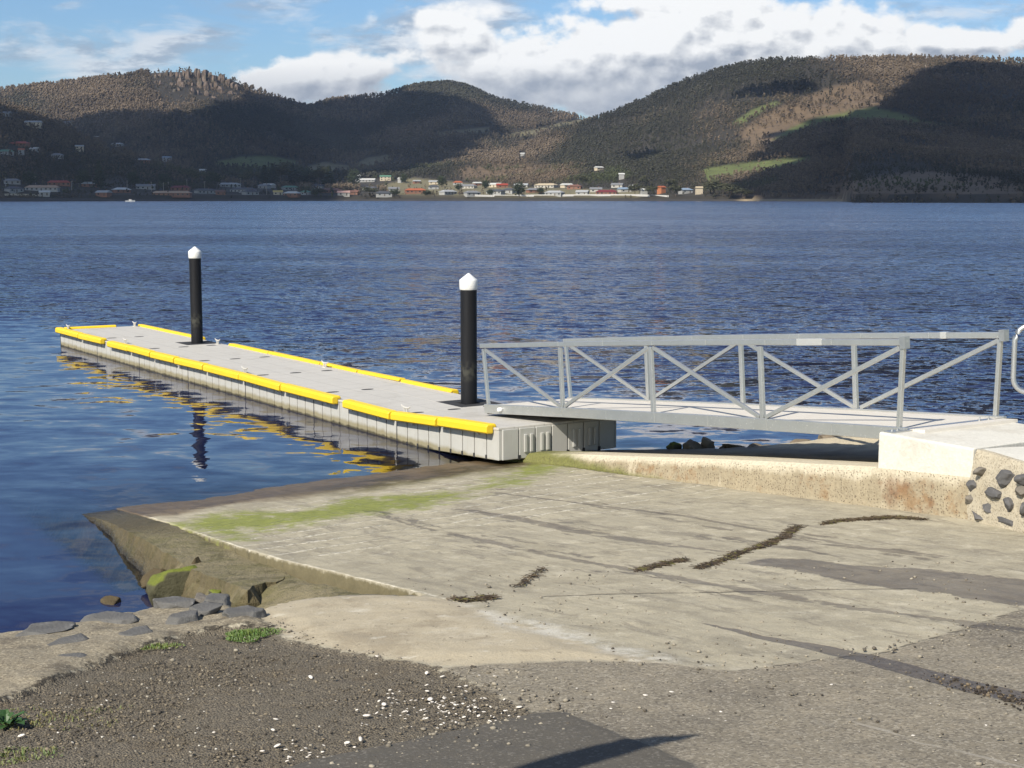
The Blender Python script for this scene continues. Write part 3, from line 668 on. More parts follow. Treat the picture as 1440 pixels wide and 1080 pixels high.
# crumbs on the concrete and worn asphalt
csd = lambda x, y: np.clip(.10 + .9 * np.exp(-(sdpoly(x, y, gravel) / .3) ** 2) * (sdpoly(x, y, gravel) < 0) + .35 * np.exp(-(sdpoly(x, y, worn) / .15) ** 2), 0, 1) * (sdpoly(x, y, land) > .1)
pp = scatter(csd, 2600, (-3., 3.6, 5.2, 12), 6); rad = np.clip(rr_.lognormal(-5.0, .4, len(pp)), .003, .018); tone = rr_.random(len(pp))
pc = np.array([.06, .05, .04])[None] * (1 - tone[:, None]) + np.array([.36, .32, .25])[None] * tone[:, None]
tag(blobs('grit', np.stack([pp[:, 0], pp[:, 1], ground_z(pp[:, 0], pp[:, 1]) + rad * .3], 1), rad, M['pebble'], 3, .3, squash=(1, 1, .6), col=pc), 'scattered grit over the worn concrete', kind='stuff')
# stones in the wet channel
cp_ = []
for i in range(150):
    t = (i / 150) ** .5; px = 1275 + 175 * t; py = 942 + 46 * t + rr_.normal(0, 4) * (.4 + t) + 7 * (rr_.random() < .4) ; cp_.append(gp(px, py))
cp_ = np.array(cp_); rad = np.clip(rr_.lognormal(-5.0, .4, len(cp_)), .004, .016); tone = rr_.random(len(cp_)); pc = np.array([.03, .022, .018])[None] * (1 - tone[:, None]) + np.array([.22, .17, .11])[None] * tone[:, None] ** 3
tag(blobs('gutter_stones', cp_ + np.array([0, 0, .006]), rad, M['pebble'], 4, .3, squash=(1, 1, .7), col=pc), 'small dark stones washed along the wet channel', kind='stuff')

M['shell'] = simple('bleached_shell', (.74, .69, .62), .6, 0, .15, 30)
def shell_mesh(seed, s):
    r = random.Random(seed); bm = bmesh.new(); n = 14; top = bm.verts.new((0, -.15 * s, .32 * s)); rings = []
    for k, (q, h) in enumerate(((.45, .26), (.8, .14), (1., .0))):
        rings.append([bm.verts.new((q * s * math.cos(2 * math.pi * i / n) * (1 + .16 * r.random()), q * s * .78 * math.sin(2 * math.pi * i / n) * (1 + .16 * r.random()), h * s * (1 + .3 * r.random()))) for i in range(n)])
    for i in range(n): bm.faces.new((top, rings[0][i], rings[0][(i + 1) % n]))
    for a, b in zip(rings, rings[1:]):
        for i in range(n): bm.faces.new((a[i], b[i], b[(i + 1) % n], a[(i + 1) % n]))
    bm.faces.new(list(reversed(rings[-1])))
    me = bpy.data.meshes.new('shell'); bm.to_mesh(me); bm.free(); me.polygons.foreach_set('use_smooth', np.ones(len(me.polygons), bool)); me.materials.append(M['shell']); return me
SH = [shell_mesh(i, 1.) for i in range(5)]
big = [(543, 892, 8), (533, 923, 9), (600, 945, 7), (622, 950, 6), (540, 989, 8), (507, 1038, 9), (605, 1048, 7), (488, 1043, 7), (430, 1051, 6), (388, 1010, 6), (384, 1025, 5), (390, 1047, 9), (402, 1053, 6), (369, 1055, 6), (437, 951, 7), (516, 1005, 9), (697, 950, 8), (675, 950, 6), (568, 1000, 6), (570, 1010, 5), (605, 982, 9), (625, 980, 6), (640, 990, 5), (730, 1008, 6), (745, 1008, 6), (730, 993, 7), (909, 977, 8), (865, 988, 9), (858, 996, 6), (945, 972, 7), (993, 1039, 7), (1056, 1039, 6), (1064, 1042, 6), (884, 1064, 8), (1014, 1000, 5), (1021, 1013, 5), (1284, 1033, 6), (1300, 1066, 6), (1093, 1007, 5), (1169, 962, 6), (1220, 950, 5), (1105, 940, 5), (143, 990, 5), (150, 984, 4), (30, 1033, 8), (756, 1027, 10), (1030, 930, 4), (1021, 962, 5), (812, 968, 5), (1188, 1060, 4)]
rs = random.Random(3); small = []
for _ in range(125):
    t = rs.random(); small.append((660 + rs.gauss(-40, 55), 1012 - .10 * 0 + rs.gauss(-8, 12) - abs(rs.gauss(0, 14)), rs.uniform(2.2, 5.2)))
for _ in range(44): small.append((rs.uniform(400, 560), 1060 + rs.gauss(0, 10) - 0.0 * t, rs.uniform(2.5, 5)))
for _ in range(28): small.append((rs.uniform(800, 1430), rs.uniform(950, 1078), rs.uniform(2, 4)))
for _ in range(22): small.append((rs.uniform(20, 620), rs.uniform(930, 1078), rs.uniform(2, 3.6)))
for i, (px, py, w) in enumerate(big + small):
    if py > 1080: continue
    p = gp(px, py); d = math.hypot(p[0], p[1]) ; s = w / 2 / F * d * 1.3
    o = bpy.data.objects.new('shell', SH[i % 5]); COL.objects.link(o); o.location = (p[0], p[1], p[2] - .004); o.scale = (s, s * rs.uniform(.6, 1.), s * rs.uniform(.5, 1.)); o.rotation_euler = (rs.uniform(-.3, .3), rs.uniform(-.3, .3), rs.uniform(0, 6.3))
    tag(o, 'small bleached white shell bit lying on the near ground', 'shell', 'shell bits scattered on the ground')

# weed wrack: flat tangled strands
M['wrack'] = mat_tint('dried_seaweed', .7, .35, 40)
def wrack(name, pts, wid, n, seed, label):
    r = np.random.default_rng(seed); P = gxy(pts); L = np.concatenate([[0], np.cumsum(np.linalg.norm(np.diff(P, axis=0), axis=1))]); tot = L[-1]
    V = []; Fc = []; ti = []
    for i in range(n):
        t = (r.random() if r.random() < .45 else np.clip(r.choice([.12, .3, .52, .66, .88]) + r.normal(0, .055), 0, .999)) * tot; j = min(np.searchsorted(L, t) - 1, len(P) - 2); j = max(j, 0); d = P[j + 1] - P[j]; d = d / np.linalg.norm(d); nn = np.array([-d[1], d[0]])
        w = np.interp(t, L, wid); p = P[j] + d * (t - L[j]) + nn * r.normal(0, .42) * w * (.05 + 1.9 * max(0, fbm(np.array([t * 5.]), np.array([seed * 9.]), 3, 2)[0] - .30))
        a = r.normal(0, 1.15); dd = d * math.cos(a) + nn * math.sin(a); ln = r.uniform(.03, .20); hw = r.uniform(.002, .007); z0 = zs(*p)
        q = np.array([-dd[1], dd[0]]) * hw; b = len(V); hh = r.uniform(.001, .014) * (.4 + w * 3); seg = 4
        for k in range(seg + 1):
            f = k / seg; c = p + dd * ln * (f - .5) + nn * .02 * math.sin(f * 5 + i); z = z0 + .008 + hh * math.sin(f * math.pi)
            V.append((*(c - q), z)); V.append((*(c + q), z + r.uniform(-.004, .004)))
        for k in range(seg): Fc.append((b + 2 * k, b + 2 * k + 1, b + 2 * k + 3, b + 2 * k + 2))
        g = r.random(); col = np.array([.075, .052, .028]) * (.4 + 1.2 * g) if g < .9 else np.array([.13, .12, .03]); ti += [col] * (2 * seg + 2)
    return tag(new_mesh(name, V, Fc, M['wrack'], False, attrs=dict(tint=np.array(ti))), label, 'seaweed')
wrack('seaweed', [(978, 800), (1010, 791), (1040, 778), (1062, 772), (1085, 764), (1105, 756), (1124, 740)], [.02, .05, .06, .09, .06, .04, .07], 620, 1, 'long dark strand of seaweed lying across the middle of the ramp')
wrack('seaweed', [(893, 803), (915, 799), (940, 792), (966, 787)], [.02, .05, .06, .02], 240, 2, 'short brown strand of seaweed just left of the long one')
wrack('seaweed', [(1158, 738), (1180, 733), (1215, 731), (1255, 728), (1300, 731)], [.02, .09, .10, .09, .02], 620, 3, 'dark heap of seaweed drifted against the foot of the kerb')
wrack('seaweed', [(640, 842), (655, 845), (672, 844), (692, 840)], [.03, .05, .04, .02], 170, 4, 'small dark clump of seaweed beside the slab end')
wrack('seaweed', [(728, 826), (745, 813), (765, 799)], [.01, .015, .01], 60, 5, 'thin wisp of seaweed in a crack of the ramp')
0 and wrack('seaweed', [(1035, 697), (1060, 702), (1085, 706)], [.03, .05, .03], 220, 6, 'small seaweed scrap under the middle of the kerb')

# grass and weeds
M['grass'] = mat_tint('grass_blades', .6, .2, 20)
def grass(name, px, py, rx, ry, n, h, seed, label, col=(.10, .19, .025)):
    r = np.random.default_rng(seed); c0 = gp(px, py); V = []; Fc = []; ti = []
    for i in range(n):
        a = r.uniform(0, 6.28); q = math.sqrt(r.random()); qq = q ** .8 * (.45 + 1.0 * vnoise(np.array([a * 1.6]), np.array([seed * 3.]), 1)[0])
        x = c0[0] + rx * qq * math.cos(a); y = c0[1] + ry * qq * math.sin(a); z = float(zs(x, y)) - .012; hh = h * r.uniform(.3, 1.1) * (1.1 - .75 * q) * (.6 + .8 * vnoise(np.array([x * 14.]), np.array([y * 14.]), 2)[0]); b = len(V)
        d = r.uniform(0, 6.28); lx, ly = math.cos(d) * hh * .6, math.sin(d) * hh * .6; w = .0035
        V += [(x - w * ly / hh * 2, y + w * lx / hh * 2, z), (x + w * ly / hh * 2, y - w * lx / hh * 2, z), (x + lx * .45 + w, y + ly * .45, z + hh * .7), (x + lx, y + ly, z + hh)]
        Fc += [(b, b + 1, b + 2), (b, b + 2, b + 3)]; cc = np.array(col) * r.uniform(.6, 1.5) * np.array([r.uniform(.8, 1.4), 1, 1]); ti += [cc] * 4
    return tag(new_mesh(name, V, Fc, M['grass'], False, attrs=dict(tint=np.array(ti))), label, kind='stuff')
grass('grass_tuft', 348, 892, .20, .20, 1500, .038, 1, 'bright green tuft of grass between bank and gravel', (.065, .125, .018))
grass('sparse_grass', 215, 908, .16, .08, 420, .04, 2, 'thin grass along the crack beside the bank', (.09, .13, .025))
0 and grass('sparse_grass', 175, 925, .09, .07, 160, .03, 3, 'small grass sprig at the bank crack', (.10, .14, .03))
grass('sparse_grass', 45, 1010, .42, .30, 420, .028, 4, 'sparse olive grass on the gravel at the left', (.10, .11, .03))
0 and grass('sparse_grass', 100, 1005, .16, .14, 110, .03, 7, 'faint grass beside the leafy weed', (.13, .17, .03))
grass('sparse_grass', 15, 1062, .25, .2, 420, .03, 8, 'faint grass in the bottom left corner', (.09, .12, .03))
def weed(px, py, label):
    c = gp(px, py); r = random.Random(4); root = empty('leafy_weed', label, 'plant', (c[0], c[1], c[2] - .01)); mb = MB(); st = MB()
    for i in range(26):
        a = r.uniform(0, 6.28); l = r.uniform(.04, .12); h = r.uniform(.01, .07); w = l * .28; ca, sa = math.cos(a), math.sin(a); d = r.uniform(0, .05)
        pt = lambda f, s_, z: (ca * (d + l * f) - sa * s_, sa * (d + l * f) + ca * s_, z)
        mb.add([pt(0, 0, .012), pt(.35, w, h * .8), pt(.4, 0, h * .7), pt(.35, -w, h * .8), pt(.75, w * .8, h), pt(.8, 0, h * .92), pt(.75, -w * .8, h), pt(1.05, 0, h * .8)],
               [(0, 2, 1), (0, 3, 2), (1, 2, 5, 4), (2, 3, 6, 5), (4, 5, 7), (5, 6, 7)])
        st.tube([(0, 0, 0), (ca * d, sa * d, .015)], .003, 5)
    new_mesh('leaves', mb.v, mb.f, simple('weed_leaf', (.035, .085, .022), .5, 0, .4, 20), False, root); st.build('stem', M['wrack'] if False else simple('weed_stem', (.08, .10, .03), .7), root)
weed(8, 1018, 'dark green leafy weed at the left edge of the gravel')
# ================================================================== WATER
def make_water():
    xs = np.unique(np.concatenate([np.arange(-60, -16, 2.), np.arange(-16, 10, .12), np.arange(10, 60, 2.)]).round(3)); ys = np.unique(np.concatenate([np.arange(-40, 7, 2.), np.arange(7, 27, .12), np.arange(27, 60, 2.)]).round(3))
    X, Y = np.meshgrid(xs, ys, indexing='ij'); x = X.ravel(); y = Y.ravel()
    sd = sdpoly(x, y, land); z = zs(x, y) - np.minimum(1.6 * np.maximum(0, -sd) + .1 * (sd < 0), 3)
    # the apron also lies under shallow water
    s = x * T[0] + y * T[1]; c = x * CC[0] + y * CC[1]; apr = smooth(3.9, 4.75, c) * smooth(5.8, 5.6, c) * smooth(-13, -14, s); z = z * (1 - apr) + np.maximum(z, zs(x, y) - .05) * apr; z = np.where((s > -13.8) & (c < 5.4), -3., z)
    dep = np.clip(-z, 0, 3)
    idx = np.arange(len(xs) * len(ys)).reshape(len(xs), len(ys)); fc = np.stack([idx[:-1, :-1], idx[1:, :-1], idx[1:, 1:], idx[:-1, 1:]], -1).reshape(-1, 4)
    V = np.stack([x, y, x * 0], 1)
    # far sheet, four big quads round the near grid
    b = len(V); Q = 9000.; ex = [(-60, -40), (58, -40), (58, 58), (-60, 58), (-Q, -Q), (Q, -Q), (Q, Q), (-Q, Q)]
    ex[0] = (xs[0], ys[0]); ex[1] = (xs[-1], ys[0]); ex[2] = (xs[-1], ys[-1]); ex[3] = (xs[0], ys[-1])
    V = np.vstack([V, [(p[0], p[1], 0) for p in ex]]); fc = np.vstack([fc, [(b + 4, b + 5, b + 1, b), (b + 5, b + 6, b + 2, b + 1), (b + 6, b + 7, b + 3, b + 2), (b + 7, b + 4, b, b + 3)]])
    dep = np.concatenate([dep, np.full(8, 3.)])
    k = NT('river_water'); v = k.pos(); X_ = k.xyz(v)
    # calm lee close to the ramp and dock, breeze ripples further out
    lee = k.sm(k.add(k.add(X_[1], k.mul(X_[0], 1.0)), k.mul(k.sub(k.noise(v, .07, 3, .5), .5), 8.)), 26., 38.)
    gust = k.sm(k.noise(k.scale(v, (.016, .05, 1)), 1., 5, .6), .34, .64)
    def slope(sc, det, ax, ay):
        c = k.xyz(k.vm('SUBTRACT', k.noise(k.scale(v, sc), 1., det, .6, .25, 1), (.5, .5, .5))); return k.mul(c[0], ax), k.mul(c[1], ay)
    L1 = slope((.28, .50, 1), 2, .22, .34); L2 = slope((1.1, 2.2, 1), 3, 1.5, 2.1); L3 = slope((4.2, 6.5, 1), 3, 1.4, 1.6)
    near = k.sm(k.add(X_[1], k.mul(k.sub(k.noise(v, .2, 3, .5), .5), 6.)), 15., 25.)
    a1 = k.mixf(lee, k.mixf(near, .12, .14), .5); a2 = k.mixf(lee, k.mixf(near, .06, .105), k.math('MULTIPLY_ADD', gust, .26, .26)); a3 = k.mixf(lee, k.mixf(near, .012, .016), k.math('MULTIPLY_ADD', gust, .32, .28))
    sx = k.add(k.mul(L1[0], a1), k.add(k.mul(L2[0], a2), k.mul(L3[0], a3))); sy = k.add(k.mul(L1[1], a1), k.add(k.mul(L2[1], a2), k.mul(L3[1], a3)))
    opn = k.sm(X_[1], 27., 50.); sy = k.mixf(opn, sy, k.math('MULTIPLY_ADD', sy, 1., -.062))     # open water: the wave faces turned to the shore are what shows
    nr = k.vm('NORMALIZE', k.comb(sx, sy, 1.))
    dp = k.attr('depth'); clear = k.math('EXPONENT', k.mul(dp, -6.5))
    fr = k.n('ShaderNodeFresnel'); fr.inputs[0].default_value = 1.333; k.put(fr.inputs[1], k.vm('NORMALIZE', k.comb(sx, sy, 1.)))
    gl = k.n('ShaderNodeBsdfGlossy'); gl.inputs[0].default_value = (.97, .96, .97, 1); k.put(gl.inputs[1], k.mixf(k.sm(X_[1], 18., 220.), .03, .14)); k.put(gl.inputs['Normal'], nr)
    df = k.n('ShaderNodeBsdfDiffuse'); df.inputs[0].default_value = (.012, .017, .055, 1)
    tr = k.n('ShaderNodeBsdfTransparent'); k.put(tr.inputs[0], k.mix(clear, (.18, .22, .20), (.92, .88, .80)))
    def mixs(f, a, b_):
        m = k.n('ShaderNodeMixShader'); k.put(m.inputs[0], f); k.put(m.inputs[1], a); k.put(m.inputs[2], b_); return m.outputs[0]
    body = mixs(clear, df.outputs[0], tr.outputs[0])
    M['water'] = k.out(mixs(fr.outputs[0], body, gl.outputs[0]))
    o = new_mesh('water', V, fc, M['water'], True, attrs=dict(depth=dep)); tag(o, kind='structure')
make_water()

# ================================================================== KERB, PLATFORM, ABUTMENT
KS0, KS1 = -17.9, -9.35
ckf = lambda s: float(np.interp(s, [-17.9, -16.5, -13.5, -10.9, -9.3], [CK, CK + .10, CK + .08, CK + .0, CK - .0]))
ktop = lambda s: np.interp(s, [-18.2, -17.4, -15.4, -13.2, -10.75, -9.0], [.13, .20, .45, .73, 1.02, 1.15])
def make_kerb():
    n = 150; S = np.linspace(KS0, KS1, n); rows = []
    for i, s in enumerate(S):
        p = W(s, ckf(s)); zb = float(zs(*p)) - .1; zt = float(ktop(s)); w = .03 * (fbm(np.array([s * 2.1]), np.array([.3]), 4, 2)[0] - .5); e = .05 * (fbm(np.array([s * 6.]), np.array([4.3]), 4, 6)[0] - .5)
        f = .05 if s < -10.8 else .012
        prof = [(-.06 + w, zb), (-.055 + w + e * .5, zb + .12), (-.035 + w + e, (zb + zt) / 2 + .03), (-.015 + w, zt - f), (.035 + w, zt - .006 + e * .1), (.20, zt), (.42, zt - .01), (.42, zb - .2)]
        rows.append([(*W(s, ckf(s) + c), z) for c, z in prof])
    m = len(rows[0]); V = [q for r in rows for q in r]; Fc = [(i * m + j, i * m + j + 1, (i + 1) * m + j + 1, (i + 1) * m + j) for i in range(n - 1) for j in range(m - 1)]
    Fc += [tuple(range(m)), tuple(reversed(range((n - 1) * m, n * m)))]
    hg = [0, .15, .5, .88, .97, 1.05, 1.05, 0] * n; o = new_mesh('kerb_wall', V, Fc, M['kerbm'], False, attrs=dict(hgt=np.array(hg)))
    bm = bmesh.new(); bm.from_mesh(o.data); bmesh.ops.recalc_face_normals(bm, faces=bm.faces); bm.to_mesh(o.data); bm.free()
    tag(o, 'low rusty stained old concrete kerb wall along the right of the ramp', 'kerb wall')
make_kerb()
def make_platform():
    S, C = np.meshgrid(np.arange(-20.5, -9.3, .08), np.arange(CK + .44, 17.7, .08), indexing='ij'); sh = S.shape; s = S.ravel(); c = C.ravel()
    x, y = s * T[0] + c * CC[0], s * T[1] + c * CC[1]
    edge = CK + np.interp(s, [-18, -15.5, -14, -10], [2., 2.2, 3.4, 3.7]) + .35 * (fbm(s * .9, s * 0 + 2, 3, 4) - .5)
    z = ktop(s) - .012 - .05 * (c - CK) - .55 * smooth(edge, edge + 1.1, c) - .5 * smooth(edge + .8, edge + 3.5, c) - .06 * smooth(-16.4, -18.5, s)
    mound = .30 * np.exp(-((s + 12.6) / 1.3) ** 2 - ((c - CK - 3.3) / .8) ** 2) + .10 * np.exp(-((s + 14.4) / 1.1) ** 2 - ((c - CK - 2.9) / .6) ** 2)
    z = z + mound + .02 * (fbm(x * 3, y * 3, 4, 6) - .5) + .06 * (fbm(x * 5, y * 5, 4, 16) - .5) * smooth(CK + 2, CK + 2.5, c)
    sand = smooth(.015, .07, mound + .05 * (fbm(x * 3, y * 3, 3, 9) - .5)); idx = np.arange(len(s)).reshape(sh)
    k = NT('wet_platform_paving'); v = k.pos(); n = k.noise(v, 3., 6, .65); n2 = k.noise(v, 40, 4, .6)
    col = k.mix(n, (.20, .175, .135), (.32, .285, .225)); col = k.mix(k.mul(k.sm(k.noise(v, 1.3, 5, .6), .45, .65), .6), col, (.13, .115, .09)); col = k.mix(k.attr('sand'), col, k.mix(n, (.44, .38, .27), (.56, .49, .36)))
    col = k.mix(k.sm(k.xyz(v)[2], .16, .02), col, (.06, .05, .025)); col = k.vm('SCALE', col, sc=k.math('MULTIPLY_ADD', n2, .5, .75))
    o = new_mesh('platform', np.stack([x, y, z], 1), np.stack([idx[:-1, :-1], idx[1:, :-1], idx[1:, 1:], idx[:-1, 1:]], -1).reshape(-1, 4), k.out(k.bsdf(col, .85, 0., k.bump(k.add(n2, n), .8, .015))), True, attrs=dict(sand=sand)); tag(o, kind='structure')
make_platform()
def prock(px, py, z, size, m, seed, label):
    p = at(px, py, z); me = rock_mesh('shore_rock', seed, size); me.materials.append(M[m]); o = bpy.data.objects.new('shore_rock', me); COL.objects.link(o); o.location = (p[0], p[1], p[2] + size[2] * .2); o.rotation_euler = (0, 0, seed * 1.3); tag(o, label, 'rock', 'rocks on the shore under the gangway')
for i, q in enumerate([(948, 629, .22, (.12, .10, .08), 'mossy', 'small green weedy rock at the left end of the shore rocks'), (975, 630, .22, (.22, .16, .10), 'shorerock', 'pale brown rock second from the left of the shore rocks'),
        (995, 628, .24, (.16, .13, .13), 'shorerock', 'reddish brown shore rock with upright point'), (1018, 634, .22, (.16, .12, .08), 'slate2', 'low grey rock in front of the shore weed'), (1032, 633, .24, (.22, .16, .10), 'weedrock', 'dark weed covered rock in the middle of the shore rocks'),
        (1060, 632, .28, (.18, .13, .07), 'shorerock', 'low flat rock right of the dark weedy one'), (1080, 631, .3, (.14, .1, .06), 'slate2', 'small flat rock at the left foot of the sand mound'), (1128, 625, .36, (.17, .12, .08), 'shorerock', 'brown rock on the left slope of the sand mound'),
        (1140, 624, .38, (.12, .10, .06), 'weedrock', 'small dark rock next to the sand mound crest'), (1166, 619, .42, (.19, .14, .10), 'shorerock', 'reddish rock on top of the sand mound'), (1184, 621, .40, (.13, .11, .09), 'weedrock', 'dark rock just right of the mound top'), (1210, 632, .42, (.3, .06, .04), 'weedrock', 'thin driftwood like dark rock by the white block')]):
    prock(q[0], q[1], q[2], q[3], q[4], 80 + i, q[5])

def make_abutment():
    org = W(-10.75, CK - .008); root = empty('abutment', 'pale concrete gangway landing with a dark stone faced wall', 'abutment', (org[0], org[1], 0), TA)
    lx = lambda s, c: (s + 10.75, c - CK + .008)
    zt = 1.385
    # white end block: front face to the ramp, 1.37 m long
    mb = MB(); L = 1.22
    mb.extr([(0, .985), (0, zt - .015), (.015, zt), (1.72, zt), (1.72, .3), (.3, .3), (.3, .985)], 0, L)
    bevel(mb.build('end_block', M['block'], root), .012)
    # walkway slab beyond, wall flares out toward the ramp
    w0 = np.array([L + .003, 0.02]); pa = gp  # wall line in local coordinates
    A = at(1366, 631, 1.38)[:2]; B = at(1440, 656, 1.36)[:2]; d = (B - A) / np.linalg.norm(B - A); Cp = A + d * 5.
    def loc(p): s, c = SC(p); return np.array(lx(s, c))
    a, c2 = loc(A), loc(Cp)
    a = np.array([L + .004, a[1] if abs(a[1]) < .2 else -.02])
    V = []; Fc = []
    n = 40; rows = []
    dd = (c2 - a) / np.linalg.norm(c2 - a); nn = np.array([dd[1], -dd[0]])
    if nn[1] > 0: nn = -nn
    r_ = np.random.default_rng(4); LL = np.linalg.norm(c2 - a); H_ = 26
    gl = lambda q: (root.matrix_basis @ Vector((q[0], q[1], 0)))
    for i in range(n * 2 + 1):
        t = LL * i / (n * 2); q = a + dd * t; g = org + T * q[0] + CC * q[1]; zb = float(zs(g[0], g[1])) - .15; row = []
        for j in range(H_ + 1):
            f = j / H_; z = zb + (zt - .01 - zb) * f; bul = .05 * (1 - f) + .035 * (fbm(np.array([t * 5.]), np.array([z * 5.]), 4, 3)[0] - .5) - (.05 * f ** 8)
            p = q + nn * bul; row.append((p[0], p[1], z))
        # sandy rounded shoulder then top
        for o_, dz in ((.10, .012), (.30, .02), (.75, .015)): p = q - nn * o_; row.append((p[0], p[1], zt - .014 + dz * .6 + .006 * (fbm(np.array([t * 4]), np.array([o_ * 5]), 3, 8)[0] - .5)))
        row.append((q[0] + .05, 1.72, zt - .002)); row.append((q[0] + .05, 1.72, .3)); rows.append(row)
    m = len(rows[0]); V = [q for r in rows for q in r]; Fc = [(i * m + j, (i + 1) * m + j, (i + 1) * m + j + 1, i * m + j + 1) for i in range(len(rows) - 1) for j in range(m - 1)]
    Fc.append(tuple(range(m)))
    wall = new_mesh('stone_wall', V, Fc, M['mortar'], False, root); wall.data.materials.append(M['block'])
    for k_f in range((len(rows) - 1) * (m - 1)):
        if k_f % (m - 1) >= H_ + 1: wall.data.polygons[k_f].material_index = 1
    bm = bmesh.new(); bm.from_mesh(wall.data); bmesh.ops.recalc_face_normals(bm, faces=bm.faces); bm.to_mesh(wall.data); bm.free()
    # stones from the photo, in the plane of the wall
    g0 = org + T * a[0] + CC * a[1]; gd = T * dd[0] + CC * dd[1]; gn = T * nn[0] + CC * nn[1]
    st = [(790, 765, 50, 45), (890, 795, 105, 70), (985, 800, 60, 45), (755, 830, 50, 55), (862, 862, 105, 46), (746, 895, 46, 62), (827, 925, 78, 46), (928, 915, 62, 66), (780, 970, 86, 40), (922, 994, 122, 46), (985, 858, 50, 60), (1000, 930, 60, 70), (1050, 870, 80, 60), (1060, 990, 90, 60), (1060, 780, 90, 60), (1130, 930, 70, 60), (1150, 830, 90, 50)]
    for i, (zx, zy, w, h) in enumerate(st):
        px = 1140 + zx / 3.273; py = 430 + zy / 3.273; r = ray(px, py); o_ = np.array([0, 0, HC]); den = r[:2] @ gn; t = ((g0 - o_[:2]) @ gn) / den; p = o_ + r * t; dist = t
        sx, sz = w / 3.273 / F * dist / 2 / max(.35, abs(gd @ np.array([1, 0])) + .45), h / 3.273 / F * dist / 2
        me = rock_mesh('stone', 120 + i, (max(.06, sx * 1.18), .085, sz * 1.16)); me.materials.append(M['wallstone'] if i % 5 else M['slate2']); s = bpy.data.objects.new('stone', me); COL.objects.link(s); s.parent = root
        q = np.array(lx(*SC(p[:2]))) + nn * .008; s.location = (q[0], q[1], p[2]); s.rotation_euler = (random.uniform(-.1, .1), random.uniform(-.25, .25), math.atan2(dd[1], dd[0]))
    # hinge seat bolts and ledger strip on the block
    mb = MB()
    for y in (.10, .18, 1.45, 1.6): mb.lathe([(.018, zt), (.018, zt + .02), (.008, zt + .03), (.008, zt + .05)], 8, .09, y)
    mb.box(.03, .15, .04, 1.68, zt, zt + .012); mb.build('anchor_plate', M['galv'], root)
    return root
make_abutment()
# tubular guard rail by the walkway, cut by the frame
def guard_rail():
    p = at(1416, 545, 1.34); Y = 15.9; x0 = (1419 - 720) / F * 16.15; root = empty('guard_rail', 'galvanised tubular guard rail end loop at the right edge of the walkway', 'guard rail', (x0, Y, 1.38), R(-12))
    mb = MB(); pts = []
    zt, zb, r = 1.06, .34, .16
    L = 1.9
    pts.append((L, 0, zt)); pts.append((r, 0, zt))
    for i in range(1, 7): a = math.pi / 2 * i / 6; pts.append((r - r * math.sin(a), 0, zt - r + r * math.cos(a)))
    for i in range(0, 7): a = math.pi / 2 * i / 6; pts.append((r - r * math.cos(a), 0, zb + r - r * math.sin(a)))
    pts.append((L, 0, zb)); mb.tube(pts, .028, 12); mb.build('rail_loop', M['galv'], root, True)
    for x in (.55, 1.75):
        mb = MB(); mb.tube([(x, 0, 0), (x, 0, zb - .02)], .028, 12); mb.box(x - .07, x + .07, -.07, .07, 0, .012); mb.build('post', M['galv'], root)
guard_rail()

